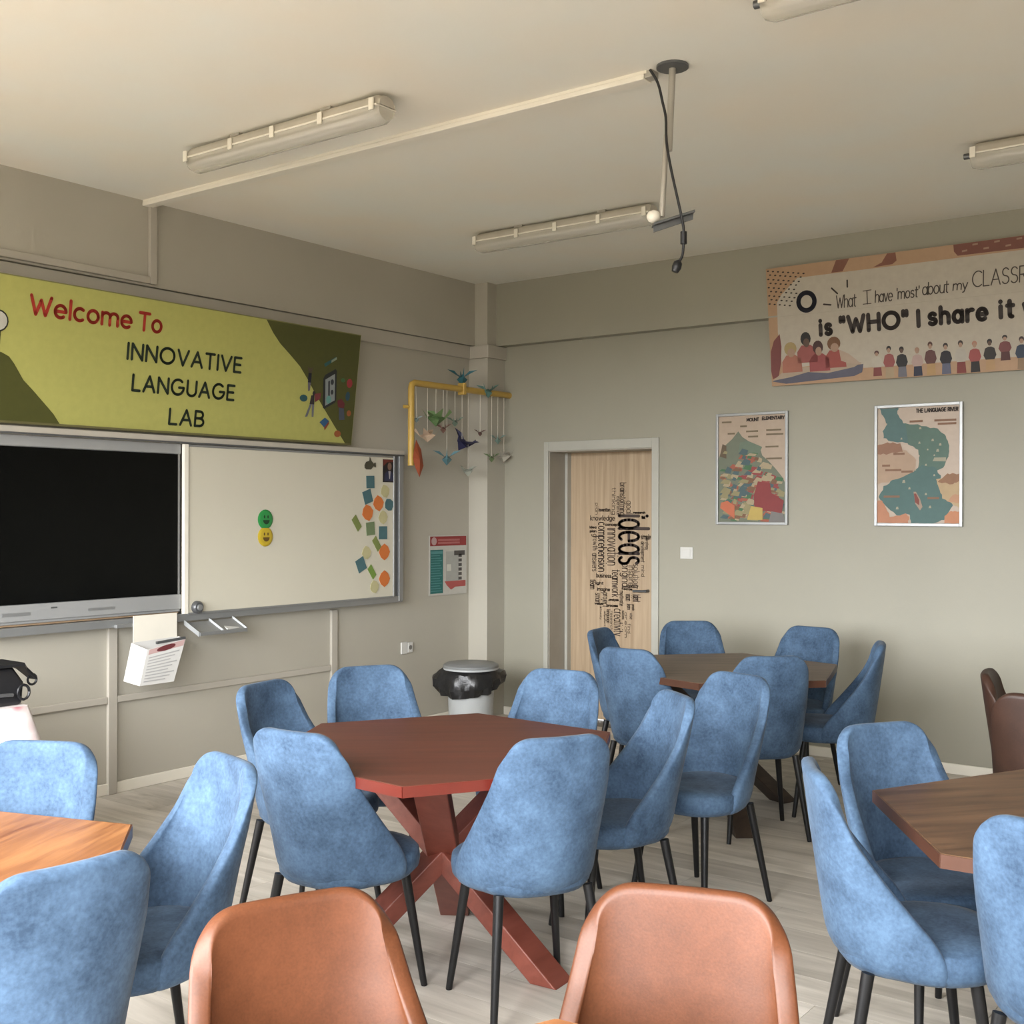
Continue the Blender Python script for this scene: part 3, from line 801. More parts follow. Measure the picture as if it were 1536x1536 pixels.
# wall socket and fire/school poster near the corner
sk = thing('wall_socket', 'small white double wall socket low on wall left of the bin', 'socket', (-.915, 0, .578))
obj('plate', MB().box(-.06, .0, -.012, 0, -.042, .042), M_white, sk, bevel=.003)
obj('plate', MB().box(.006, .056, -.014, 0, -.036, .036), M_white, sk, bevel=.003)
m = MB(); m.disc(.031, 0, .017, .017, -.0145, 14); obj('outlet', m, print_mat((.22, .21, .19)), sk)
ps = thing('notice_poster', 'notice with red header and teal column on wall beside the corner column', 'poster', (-.46, 0, 1.15))
obj('sheet', MB().box(-.215, .215, -.008, -.002, -.22, .22), print_mat((.62, .60, .54), .35), ps)
def pp(name, x0, x1, z0, z1, col, y=-.0088):
    m = MB(); m.flat([(x0, z0), (x1, z0), (x1, z1), (x0, z1)], y); obj(name, m, print_mat(col), ps)
pp('red_header', -.208, .208, .143, .213, (.33, .035, .035))
m = MB(); m.disc(-.165, .178, .03, .03, -.0094); obj('emblem', m, print_mat((.55, .38, .36)), ps)
m = MB()
for k in range(2):
    m.flat([(-.12, .157 + k * .022), (.13, .157 + k * .022), (.13, .171 + k * .022), (-.12, .171 + k * .022)], -.0094)
obj('header_lines', m, print_mat((.48, .16, .15)), ps)['kind'] = 'stuff'
pp('teal_column', -.205, -.062, -.205, .115, (.022, .17, .155))
m = MB()
for k in range(15): m.flat([(-.2, -.19 + k * .0185), (-.075 - .012 * (k % 3), -.19 + k * .0185), (-.075 - .012 * (k % 3), -.184 + k * .0185), (-.2, -.184 + k * .0185)], -.0094)
m.flat([(-.2, .085), (-.067, .085), (-.067, .105), (-.2, .105)], -.0094)
obj('column_lines', m, print_mat((.10, .30, .30)), ps)['kind'] = 'stuff'
pp('grey_panel', -.03, .12, -.12, .10, (.46, .46, .42)); pp('white_block', -.02, .03, -.045, .005, (.70, .70, .62), -.0094)
m = MB()
for k in range(6): m.flat([(.115, .055 - k * .034), (.155, .055 - k * .034), (.155, .078 - k * .034), (.115, .078 - k * .034)], -.0096)
m.flat([(.065, .07), (.19, .07), (.19, .105), (.065, .105)], -.0096)
obj('photo_strip', m, print_mat((.085, .075, .07)), ps)['kind'] = 'stuff'
m = MB(); m.flat([(-.045, -.12), (.2, -.12), (.2, -.165), (.08, -.165), (.03, -.185), (-.02, -.15)], -.0094); obj('red_flag', m, print_mat((.48, .10, .09)), ps)

# yellow pipe with hanging paper birds
yp = thing('yellow_pipe', 'yellow pipe bent along the wall beside the corner column with strings hung from it', 'pipe', (0, 0, 0))
PY = -.225
obj('pipe_run', MB().tube([(-1.12, PY, 1.86), (-1.12, PY, 2.395), (-1.113, PY, 2.417), (-1.09, PY, 2.43), (0.0, PY, 2.43)], .023, 14), M_yellow, yp, smooth=True)
obj('clamp', MB().tube([(-1.12, PY, 2.26), (-1.165, PY + .01, 2.262), (-1.18, PY + .02, 2.262)], .012, 8), M_yellow, yp, smooth=True)
obj('clamp', MB().box(-.585, -.555, PY - .03, PY + .03, 2.39, 2.475), M_yellow, yp, bevel=.004)
def bird(x, y, z, col, rz, sc, label, hang=True, tilt=0.0, light=None):
    t = thing('paper_bird', label, 'paper bird', (x, y, z), rz, 'folded paper birds on the yellow pipe')
    m = MB()
    b = [(0, .03, 0), (0, -.03, 0), (.06, 0, .012), (-.06, 0, .012), (0, 0, -.035), (0, 0, .03)]
    b = [(p[0] * sc, p[1] * sc, p[2] * sc) for p in b]
    m.add(b, [(0, 2, 5), (2, 1, 5), (1, 3, 5), (3, 0, 5), (2, 0, 4), (1, 2, 4), (3, 1, 4), (0, 3, 4)])
    o = obj('body', m, print_mat(col), t); o.rotation_euler = (tilt, tilt * .5, 0)
    m = MB(); w_ = .085 * sc
    for sgn in (-1, 1):
        m.add([(.03 * sc, sgn * .006, .012 * sc), (-.03 * sc, sgn * .006, .012 * sc), (-.008 * sc, sgn * w_, .055 * sc), (.014 * sc, sgn * w_ * .5, .05 * sc)], [(0, 3, 2, 1) if sgn > 0 else (0, 1, 2, 3)])
    o = obj('wings', m, print_mat(light or col), t); o.rotation_euler = (tilt, tilt * .5, 0)
    m = MB()
    m.add([(.045 * sc, .006 * sc, .0), (.045 * sc, -.006 * sc, .0), (.085 * sc, 0, .06 * sc), (.10 * sc, 0, .045 * sc), (-.045 * sc, .006 * sc, .0), (-.045 * sc, -.006 * sc, .0), (-.09 * sc, 0, .06 * sc)],
          [(0, 1, 2), (0, 2, 3), (1, 3, 2), (4, 6, 5)])
    o = obj('neck_and_tail', m, print_mat(light or col), t); o.rotation_euler = (tilt, tilt * .5, 0)
    if hang:
        m = MB(); m.tube([(0, 0, .02 * sc), (0, (PY - y) * cos(rz), 2.415 - z)], .0016, 5); obj('string', m, M_cream, t)
tealb, greenb = (.10, .24, .24), (.12, .22, .08)
bird(-.57, PY, 2.50, (.03, .16, .20), .8, 1.3, 'blue-green paper bird perched on top of the yellow pipe', False)
bird(-.29, PY - .02, 2.425, (.13, .27, .24), .3, 1.1, 'pale teal paper bird on the pipe in front of the column', False)
bird(-.86, PY, 2.19, greenb, -.3, 1.35, 'large green paper bird hanging near left end of pipe', light=(.20, .33, .13))
bird(-.95, PY, 2.065, (.62, .46, .33), 1.9, 1.05, 'peach paper bird hanging below the large green one')
bird(-1.075, PY - .01, 2.175, (.24, .32, .33), .9, .55, 'tiny pale blue paper bird close beside the upright pipe')
bird(-.57, PY, 2.03, (.022, .022, .08), .2, 1.45, 'navy blue paper bird at the middle of the hanging flock', tilt=.5)
bird(-.74, PY, 1.915, (.12, .26, .30), .7, 1.2, 'light blue paper bird hanging low left of the flock')
bird(-.65, PY, 2.18, (.20, .28, .22), .5, .8, 'grey-green paper bird hanging to right of the large green one')
bird(-.78, PY, 2.125, (.25, .13, .10), .4, .75, 'dull pink paper bird just beneath the large green bird')
bird(-.50, PY, 1.83, (.36, .38, .32), 1.3, .9, 'pale grey paper bird hanging lowest of the flock')
bird(-.145, PY, 2.08, (.22, .33, .29), .6, .8, 'mint paper bird hanging high at right over the column edge')
bird(-.07, PY, 1.955, (.46, .43, .36), 1.7, 1.0, 'off-white paper bird hanging at the far right of the flock')
bird(-.22, PY, 1.94, (.17, .25, .11), .4, .75, 'small green paper bird hanging in front of the corner column')
bird(-.36, PY, 2.12, (.14, .07, .06), .9, .55, 'tiny reddish paper bird hanging in front of the column')
m = MB(); lf = [(0, 0, .13), (.04, -.012, .06), (.055, -.02, -.05), (.02, -.015, -.13), (-.02, -.01, -.06), (-.045, -.012, .0), (-.03, -.01, .06), (0, -.035, -.01)]
m.add(lf, [(0, 7, 1), (1, 7, 2), (2, 7, 3), (3, 7, 4), (4, 7, 5), (5, 7, 6), (6, 7, 0)])
o = tag(obj('orange_paper_leaf', m, print_mat((.36, .075, .025))), 'orange folded paper leaf over the lower end of the yellow pipe', 'paper leaf'); o.location = (-1.10, PY - .027, 1.91)

# teacher desk with flowered cloth and a black bag at the left edge
ds_ = thing('teacher_desk', 'desk under a pale flowered tablecloth at the left edge of view', 'desk', (-5.155, -.82, 0))
obj('desk_top', MB().box(-.70, .68, -.30, .36, .715, .742), M_brownleg, ds_, bevel=.003)
for sx in (-.64, .62):
    for sy in (-.25, .31):
        obj('leg', MB().box(sx - .025, sx + .025, sy - .025, sy + .025, 0, .715), M_darkleg, ds_)
mfl, nt, b = base_mat('flowered_cloth')
tc = nd(nt, 'ShaderNodeTexCoord'); vo = nd(nt, 'ShaderNodeTexVoronoi'); vo.inputs['Scale'].default_value = 8.0
rp = nd(nt, 'ShaderNodeValToRGB'); el = rp.color_ramp.elements
el[0].position = .0; el[0].color = (.25, .06, .09, 1); el[1].position = .42; el[1].color = (.72, .66, .65, 1)
x = el.new(.14); x.color = (.42, .16, .18, 1); x = el.new(.27); x.color = (.62, .50, .50, 1)
nt.links.new(tc.outputs['Object'], vo.inputs['Vector']); nt.links.new(vo.outputs['Distance'], rp.inputs[0]); nt.links.new(rp.outputs[0], b.inputs['Base Color']); b.inputs['Roughness'].default_value = .8
m = MB(); N = 96
hx, hy = .70, .335
def rim(t):
    """rounded rectangle, t in 0..1"""
    per = [(-hx, -hy), (hx, -hy), (hx, hy), (-hx, hy)]
    L_ = [2 * hx, 2 * hy, 2 * hx, 2 * hy]; d_ = t * sum(L_)
    for k in range(4):
        if d_ <= L_[k]:
            a_, b_ = per[k], per[(k + 1) % 4]; u_ = d_ / L_[k]
            return (a_[0] + (b_[0] - a_[0]) * u_, a_[1] + (b_[1] - a_[1]) * u_)
        d_ -= L_[k]
    return per[0]
rows = [(.0, .748), (.004, .735), (.035, .60), (.075, .42), (.10, .26)]
for (fl, z_) in rows:
    for k in range(N):
        p_ = rim(k / N); r_ = Vector((p_[0], p_[1])); n_ = r_.normalized()
        wv = fl * (1 + .6 * sin(k * 2 * pi / 8.0))
        m.v.append((p_[0] + n_.x * wv, p_[1] + .03 + n_.y * wv, z_))
for i in range(len(rows) - 1):
    for k in range(N):
        m.f.append((i * N + k, (i + 1) * N + k, (i + 1) * N + (k + 1) % N, i * N + (k + 1) % N))
m.f.append(tuple(range(N)))
tag(obj('tablecloth', m, mfl, smooth=True, angle=50), 'pale tablecloth with pink flowers draped over the desk at left edge', 'tablecloth').location = (-5.155, -.82, 0)
bg = thing('black_bag', 'black laptop bag slumped on the flowered desk at left edge', 'bag', (-4.665, -1.0, .75))
m = MB(); m.add([(-.2, -.08, .0), (.2, -.08, .0), (.19, .1, .0), (-.2, .1, .0), (-.22, -.07, .10), (.21, -.075, .09), (.2, .08, .09), (-.22, .08, .1), (-.2, -.05, .165), (.17, -.055, .16), (.16, .06, .16), (-.2, .06, .165)],
                [(0, 3, 2, 1), (0, 1, 5, 4), (1, 2, 6, 5), (2, 3, 7, 6), (3, 0, 4, 7), (4, 5, 9, 8), (5, 6, 10, 9), (6, 7, 11, 10), (7, 4, 8, 11), (8, 9, 10, 11)])
obj('bag_body', m, M_black, bg, smooth=True, bevel=.015, seg=3)
m = MB(); m.add([(-.2, -.09, .175), (.2, -.095, .172), (.23, -.06, .15), (.285, -.05, .10), (-.2, .05, .18), (.18, .05, .178), (.23, .03, .155), (.285, .0, .105), (-.2, -.09, .16), (.2, -.095, .157), (.23, -.06, .13), (.27, -.05, .09), (-.2, .05, .16), (.18, .05, .158), (.23, .03, .135), (.27, .0, .09)],
                [(0, 1, 5, 4), (1, 2, 6, 5), (2, 3, 7, 6), (8, 12, 13, 9), (9, 13, 14, 10), (10, 14, 15, 11), (0, 8, 9, 1), (1, 9, 10, 2), (2, 10, 11, 3), (4, 5, 13, 12), (5, 6, 14, 13), (6, 7, 15, 14), (3, 11, 15, 7), (0, 4, 12, 8)])
obj('flap', m, M_black, bg, bevel=.004)
obj('strap_loop', MB().tube([(.27 + .02 * cos(a_), -.03, .09 + .022 * sin(a_)) for a_ in [k * pi / 6 for k in range(13)]], .005, 6), M_black, bg, smooth=True)
obj('strap_loop', MB().tube([(.20 + .025 * cos(a_), -.085, .05 + .03 * sin(a_)) for a_ in [k * pi / 6 for k in range(13)]], .006, 6), M_black, bg, smooth=True)
obj('strap', MB().tube([(-.2, -.085, .09), (-.05, -.092, .075), (.06, -.092, .05), (.15, -.09, .045)], .008, 6), M_aludark, bg, smooth=True)

# waste bin by the column
bn = thing('waste_bin', 'pale grey round bin with grey lid and black liner by corner column', 'bin', (-.79, -.49, 0))
obj('bin_body', MB().lathe([(.145, 0), (.15, .01), (.165, .42), (.168, .44)], 32), M_bin, bn, smooth=True)
obj('bin_lid', MB().lathe([(.185, .462), (.192, .468), (.192, .485), (.17, .497), (.08, .507), (.01, .508)], 32), M_binlid, bn, smooth=True, angle=60)
obj('lid_rim', MB().lathe([(.188, .455), (.194, .456), (.194, .468), (.188, .469)], 32), M_bin, bn, smooth=True)
m = MB(); N = 40
prof = [(.172, .462), (.200, .445), (.212, .41), (.208, .37), (.190, .33)]
# direction pointing to the camera's left = towards (-.6,.8)
for i, (r_, z_) in enumerate(prof):
    for k in range(N):
        a_ = 2 * pi * k / N
        jit = random.uniform(-.011, .011) * i * .7
        hang_ = max(0, cos(a_ - radians(190))) * .06 * i / 4
        pull = max(0, cos(a_ - radians(127))) ** 8 * .05 * (1 if i in (2, 3) else .4)
        pull += max(0, cos(a_ - radians(-53))) ** 8 * .03 * (1 if i in (1, 2) else .4)
        m.v.append(((r_ + jit + pull) * cos(a_), (r_ + jit + pull) * sin(a_), z_ - hang_ + random.uniform(-.006, .006)))
for i in range(len(prof) - 1):
    for k in range(N):
        m.f.append((i * N + k, (i + 1) * N + k, (i + 1) * N + (k + 1) % N, i * N + (k + 1) % N))
obj('bin_liner', m, M_bag, bn, smooth=True, angle=30)

# ================================================================== RIGHT WALL
sw = thing('light_switch', 'white square light switch on wall between door and framed poster', 'switch', (0, -1.747, 1.267), RW)
obj('switch_plate', MB().box(-.048, .048, -.009, 0, -.04, .04), M_white, sw, bevel=.003)
obj('rocker', MB().box(-.03, .03, -.013, -.009, -.028, .028), M_white, sw, bevel=.002)

# framed posters
def framed(name, label, y0, y1, z0, z1, rz=RW):
    w_, h_ = abs(y1 - y0), z1 - z0
    t = thing(name, label, 'poster', (0, (y0 + y1) / 2, z0), RW)
    f_ = .018
    obj('frame_side', MB().box(-w_ / 2, -w_ / 2 + f_, -.022, 0, 0, h_), M_alu, t, bevel=.002)
    obj('frame_side', MB().box(w_ / 2 - f_, w_ / 2, -.022, 0, 0, h_), M_alu, t, bevel=.002)
    obj('frame_rail', MB().box(-w_ / 2 + f_, w_ / 2 - f_, -.022, 0, h_ - f_, h_), M_alu, t, bevel=.002)
    obj('frame_rail', MB().box(-w_ / 2 + f_, w_ / 2 - f_, -.022, 0, 0, f_), M_alu, t, bevel=.002)
    obj('sheet', MB().box(-w_ / 2 + f_, w_ / 2 - f_, -.010, -.002, f_, h_ - f_), print_mat((.48, .37, .275), .4), t)
    return t, w_, h_
pt, pw, phh = framed('framed_poster', 'silver-framed poster of a crowded paper mountain, left of the two', -1.972, -2.484, 1.465, 2.203)
# mountain poster: coordinates 0..1 on the sheet (u right, v up) from the photograph
def uv(u_, v_): return (-pw / 2 + .018 + u_ * (pw - .036), .018 + v_ * (phh - .036))
def fl(mb, pts, y): mb.flat([uv(*p) for p in pts], y); return mb
Y1 = -.0106
m = MB(); fl(m, [(0, .0), (0, .60), (.05, .70), (.2, .78), (.30, .855), (.36, .80), (.43, .77), (.5, .73), (.62, .70), (.66, .62), (.75, .57), (.85, .50), (.95, .42), (1, .36), (1, 0)], Y1)
obj('mountain_print', m, print_mat((.17, .19, .135)), pt)
rp_ = random.Random(5)
pal = [((.30, .05, .05), 24), ((.37, .10, .06), 16), ((.06, .16, .07), 20), ((.42, .34, .21), 20), ((.07, .12, .13), 14), ((.20, .10, .05), 12), ((.30, .26, .13), 12)]
def inside(u_, v_):
    pr = [(0, .62), (.1, .70), (.3, .80), (.45, .72), (.65, .62), (.85, .48), (1, .36)]
    for i in range(len(pr) - 1):
        if pr[i][0] <= u_ <= pr[i + 1][0]:
            return v_ < pr[i][1] + (pr[i + 1][1] - pr[i][1]) * (u_ - pr[i][0]) / (pr[i + 1][0] - pr[i][0])
    return False
for ci, (c_, n_) in enumerate(pal):
    n_ = int(n_ * 1.9); m = MB(); k = 0
    while k < n_:
        u_, v_ = rp_.random(), rp_.random() ** 1.2 * .66
        if ci == 0: u_, v_ = .25 + .75 * rp_.random(), rp_.random() * .5
        if not inside(u_, v_ + .04): continue
        ru, rv = rp_.uniform(.03, .09), rp_.uniform(.012, .035)
        if u_ - ru < .0 or u_ + ru > 1 or v_ - rv < 0: continue
        fl(m, [(u_ - ru, v_ - rv * .6), (u_ + ru * .7, v_ - rv), (u_ + ru, v_ + rv * .4), (u_ - ru * .2, v_ + rv)], Y1 - .0005 * (ci + 1) - .00001 * k); k += 1
    obj('detail_print', m, print_mat(c_), pt)['kind'] = 'stuff'
for pts_, c_, k_ in [([(.55, .12), (.95, .08), (.98, .2), (.8, .27), (.78, .36), (.6, .38), (.54, .25)], (.25, .035, .035), 9), ([(.03, .13), (.25, .03), (.25, .15), (.14, .2), (.04, .18)], (.55, .15, .07), 9.5),
                     ([(.44, .02), (.67, .02), (.67, .13), (.5, .15)], (.52, .38, .10), 9.6), ([(.76, .0), (1, 0), (.97, .08), (.8, .1)], (.20, .19, .18), 9.7), ([(.3, .66), (.6, .62), (.66, .70), (.45, .76), (.33, .75)], (.16, .21, .15), 3.5), ([(.02, .62), (.12, .6), (.12, .72), (.06, .74)], (.13, .09, .05), 3.6)]:
    obj('detail_print', fl(MB(), pts_, Y1 - .0005 * k_), print_mat(c_), pt)
m = MB(); p0_ = uv(.43, .945); text(m, 'MOUNT', p0_[0], p0_[1], .020, .085, .0052, Y1 - .003, gap=.2)
p0_ = uv(.66, .952); text(m, 'ELEMENTARY', p0_[0], p0_[1], .020, .155, .0052, Y1 - .003, gap=.2); obj('lettering', m, M_inkbrown, pt)
m = MB()
for (u0, u1, v_) in [(.05, .2, .945), (.33, .43, .90), (.14, .25, .835), (.45, .6, .80), (.72, .94, .855), (.72, .97, .815), (.71, .9, .70), (.42, .6, .85), (.72, .95, .59)]:
    fl(m, [(u0, v_ - .008), (u1, v_ - .008), (u1, v_ + .008), (u0, v_ + .008)], Y1 - .003)
obj('text_lines', m, print_mat((.20, .15, .09)), pt)['kind'] = 'stuff'

pt, pw, phh = framed('framed_poster', 'silver-framed poster of a winding teal river, right of the two', -3.05, -3.577, 1.465, 2.204)
def wiggle(pts, amp, seed):
    r_ = random.Random(seed); out = []
    for i in range(len(pts)):
        a_, b_ = pts[i], pts[(i + 1) % len(pts)]
        for k in range(4):
            u_ = k / 4; out.append((min(1, max(0, a_[0] + (b_[0] - a_[0]) * u_ + r_.uniform(-amp, amp))), min(1, max(0, a_[1] + (b_[1] - a_[1]) * u_ + r_.uniform(-amp, amp)))))
    return out
# river in convex-ish pieces (top lake, neck, right bend, lower basin)
river = [[(.02, 1), (.26, 1), (.24, .94), (.32, .87), (.42, .82), (.42, .69), (.20, .70), (.08, .74), (.06, .80), (.12, .86), (.06, .93)],
         [(.34, .86), (.55, .84), (.74, .80), (.84, .74), (.88, .66), (.86, .56), (.80, .47), (.66, .42), (.50, .45), (.52, .56), (.50, .63), (.38, .68)],
         [(.45, .45), (.55, .50), (.72, .47), (.78, .40), (.76, .30), (.88, .20), (.92, .15), (.82, .03), (.68, 0), (.42, 0), (.40, .08), (.24, .07), (.10, .15), (.02, .22), (.08, .32), (.2, .38), (.35, .42)]]
for k, pl in enumerate(river):
    obj('river_print', fl(MB(), wiggle(pl, .008, k), Y1 - .0003 * k), print_mat([(.085, .165, .16), (.095, .17, .135), (.075, .155, .145)][k]), pt)
for bk, (pts_, c_) in enumerate([([(0, .34), (.26, .38), (.46, .45), (.48, .54), (.36, .63), (.2, .66), (0, .65)], (.46, .32, .22)), ([(0, .60), (.14, .60), (.32, .62), (.28, .69), (.12, .70), (0, .68)], (.30, .15, .09)),
                 ([(.72, .37), (.9, .40), (1, .38), (1, .14), (.92, .16), (.8, .22), (.76, .30)], (.50, .36, .20)), ([(.74, .35), (.92, .33), (1, .36), (1, .42), (.85, .42)], (.30, .15, .075)),
                 ([(0, .0), (.38, .0), (.4, .06), (.34, .09), (.26, .06), (.16, .06), (.1, .15), (.05, .2), (0, .2)], (.50, .22, .12)), ([(.82, 0), (1, 0), (1, .1), (.9, .11), (.83, .06)], (.55, .23, .11)),
                 ([(.86, .18), (1, .17), (1, .25), (.92, .24)], (.52, .28, .16))]):
    obj('bank_print', fl(MB(), wiggle(pts_, .008, len(c_) + int(c_[0] * 100)), Y1 - .0012 - .0002 * bk), print_mat(c_), pt)
obj('boat_print', fl(MB(), [(.45, .27), (.48, .27), (.53, .21), (.56, .14), (.53, .11), (.47, .17)], Y1 - .0032), print_mat((.36, .27, .20)), pt)
obj('boat_print', fl(MB(), [(.455, .255), (.48, .255), (.52, .2), (.52, .155), (.47, .18)], Y1 - .0038), print_mat((.22, .045, .03)), pt)
m = MB(); r_ = random.Random(3)
for (u_, v_) in [(.3, .73), (.53, .815), (.52, .69), (.68, .71), (.77, .67), (.62, .63), (.70, .58), (.74, .62), (.6, .50), (.7, .41), (.33, .36), (.4, .3), (.25, .13), (.6, .25), (.65, .14), (.47, .46)]:
    a_ = r_.uniform(.01, .02); fl(m, [(u_ - a_, v_ - a_ * .6), (u_ + a_, v_ - a_ * .6), (u_ + a_ * .6, v_ + a_ * .7), (u_ - a_ * .6, v_ + a_ * .6)], Y1 - .003)
fl(m, [(.68, .53), (.84, .525), (.84, .56), (.70, .56)], Y1 - .0034)
obj('detail_print', m, print_mat((.38, .36, .26)), pt)['kind'] = 'stuff'
m = MB()
for (u0, u1, v_) in [(.2, .34, .6), (.06, .16, .5), (.3, .44, .445), (.4, .56, .875), (.7, .96, .875), (.74, .96, .845), (.08, .28, .23), (.1, .3, .46), (.62, .76, .215)]:
    fl(m, [(u0, v_ - .009), (u1, v_ - .009), (u1, v_ + .009), (u0, v_ + .009)], Y1 - .0036)
obj('text_lines', m, print_mat((.24, .125, .07)), pt)['kind'] = 'stuff'
m = MB(); p0_ = uv(.48, .95); text(m, 'THE LANGUAGE RIVER', p0_[0], p0_[1], .021, .245, .0052, Y1 - .004, gap=.2, space=.5); obj('lettering', m, M_inkbrown, pt)

# classroom motto banner, leaning forward at the top
rb = thing('motto_banner', 'beige and white motto banner hung high on the right wall', 'banner', (-.03, -2.43, 2.365), RW, None, math.atan2(.1, .742))
RWD, RH_ = 3.0, .75
def rp2(name, pts, col, y=-.0012): m = MB(); m.flat(pts, y); return obj(name, m, print_mat(col), rb)
obj('banner_sheet', MB().box(-.05, RWD, 0, .008, 0, RH_), print_mat((.47, .29, .165), .5), rb)
rp2('white_field', [(.01, .34), (.015, .53), (.05, .58), (.16, .671), (RWD - .1, .672), (RWD - .02, .6), (RWD - .02, .075), (.56, .075), (.545, .10), (.3, .12), (.03, .1)], (.53, .475, .39))
rp2('brush_mark', [(.417, .749), (.501, .749), (.455, .676), (.383, .676)], (.22, .085, .05), -.0018)
rp2('brush_mark', [(.735, .749), (.785, .749), (.79, .70), (.764, .682), (.645, .677), (.70, .70)], (.23, .085, .05), -.0018)
rp2('brush_mark', [(1.123, .749), (2.1, .749), (2.05, .684), (1.5, .681), (1.145, .683), (1.125, .71)], (.20, .065, .042), -.0018)
m = MB(); r_ = random.Random(9)
for k in range(14): m.flat([(1.17 + k * .06, .70 + .03 * (k % 2)), (1.20 + k * .06, .702 + .03 * (k % 2)), (1.20 + k * .06, .712 + .03 * (k % 2)), (1.17 + k * .06, .71 + .03 * (k % 2))], -.0024)
obj('brush_dots', m, print_mat((.36, .22, .15)), rb)['kind'] = 'stuff'
m = MB()
for i in range(8):
    for j in range(9):
        x_, z_ = -.035 + i * .034 + .014 * (j % 2), .735 - j * .026 - i * .006
        if x_ + (.735 - z_) * .55 > .24 or z_ > .742: continue
        m.disc(x_, z_, .0085, .005, -.0024, 6)
obj('dot_pattern', m, M_inkbrown, rb)['kind'] = 'stuff'
m = MB(); m.stroke(arc(.213, .517, .053, .055, 0, 360, 28), .030, -.0026); obj('ring_mark', m, print_mat((.010, .012, .028)), rb)
for pts_ in ([(.325, .488), (.37, .480)], [(.381, .581), (.416, .545)], [(.482, .618), (.481, .578)]):
    obj('dash_mark', MB().stroke(pts_, .010, -.0026), M_inkbrown, rb)
for (s_, x_, z_, h_, w_, gp, sh) in (('What', .405, .456, .075, .125, .12, .1), ('have', .650, .466, .068, .105, .1, .12), ("'most'", .782, .472, .062, .132, .14, .1),
                                     ('about', .935, .480, .068, .150, .12, .1), ('my', 1.112, .488, .052, .080, .14, .12), ('CLASSROOM', 1.222, .494, .088, .51, .16, .06)):
    obj('lettering', text(MB(), s_, x_, z_, h_, w_, .0066, -.0026, gap=gp, shear=sh), M_scriptink, rb)
m = MB(); text(m, 'I', .60, .462, .080, .004, .0066, -.0026); m.stroke([(.575, .463), (.625, .463)], .005, -.0026); m.stroke([(.578, .542), (.628, .544)], .005, -.0026)
obj('lettering', m, M_scriptink, rb)
for (s_, x_, z_, h_, w_, gp) in (('is', .296, .301, .090, .068, .42), ('"WHO"', .428, .302, .094, .408, .30), ('I', .904, .300, .090, .003, .2), ('share', .970, .303, .092, .325, .33), ('it', 1.372, .306, .092, .068, .42), ('with', 1.500, .306, .092, .225, .36)):
    obj('lettering', text(MB(), s_, x_, z_, h_, w_, .026, -.0026, gap=gp), M_inkbrown, rb)
# printed row of people (small flat figures)
SK = [(.42, .27, .19), (.12, .07, .05), (.45, .30, .22)]
FIG = [(.645, .02, .175, (.09, .03, .03), (.55, .5, .42), 0, (.22, .05, .045)), (.72, .0, .198, (.03, .025, .025), (.33, .09, .085), 0, (.42, .32, .2)), (.797, -.0, .188, (.02, .016, .016), (.02, .02, .022), 1, (.16, .16, .19)),
       (.89, -.006, .175, (.42, .25, .17), (.5, .36, .32), 0, (.025, .03, .06)), (.968, -.01, .203, (.1, .045, .035), (.13, .05, .045), 0, (.48, .30, .13)), (1.057, -.012, .188, (.03, .022, .022), (.018, .016, .024), 0, (.12, .13, .2)),
       (1.143, -.015, .196, (.05, .035, .03), (.5, .46, .40), 0, (.22, .04, .035)), (1.222, -.015, .186, (.45, .22, .15), (.36, .08, .075), 0, (.02, .016, .016)), (1.306, .01, .19, (.015, .012, .012), (.025, .02, .018), 1, (.48, .30, .15)), (1.39, .06, .205, (.02, .016, .016), (.2, .06, .06), 0, (.10, .03, .03)),
       (1.48, .0, .19, (.05, .03, .03), (.03, .05, .09), 0, (.3, .2, .12)), (1.57, .0, .19, (.02, .016, .016), (.33, .09, .085), 0, (.1, .1, .12))]
for (x_, zb, zt, hair, top, sk_, bot) in FIG:
    zb = max(zb, .004); h_ = zt - zb
    m = MB(); m.flat([(x_ - .026, zb), (x_ + .028, zb), (x_ + .024, zb + h_ * .34), (x_ - .022, zb + h_ * .34)], -.0018); obj('figure_print', m, print_mat(bot), rb)
    m = MB(); m.flat([(x_ - .024, zb + h_ * .34), (x_ + .024, zb + h_ * .34), (x_ + .036, zb + h_ * .48), (x_ + .026, zb + h_ * .70), (x_ + .008, zb + h_ * .75), (x_ - .008, zb + h_ * .75), (x_ - .026, zb + h_ * .70), (x_ - .036, zb + h_ * .48)], -.0022); obj('figure_print', m, print_mat(top), rb)
    m = MB(); m.disc(x_, zb + h_ * .91, .0145, h_ * .09, -.0024, 12); obj('figure_print', m, print_mat(hair), rb)
    m = MB(); m.disc(x_, zb + h_ * .855, .0105, h_ * .075, -.003, 12); obj('figure_print', m, print_mat(SK[sk_]), rb)
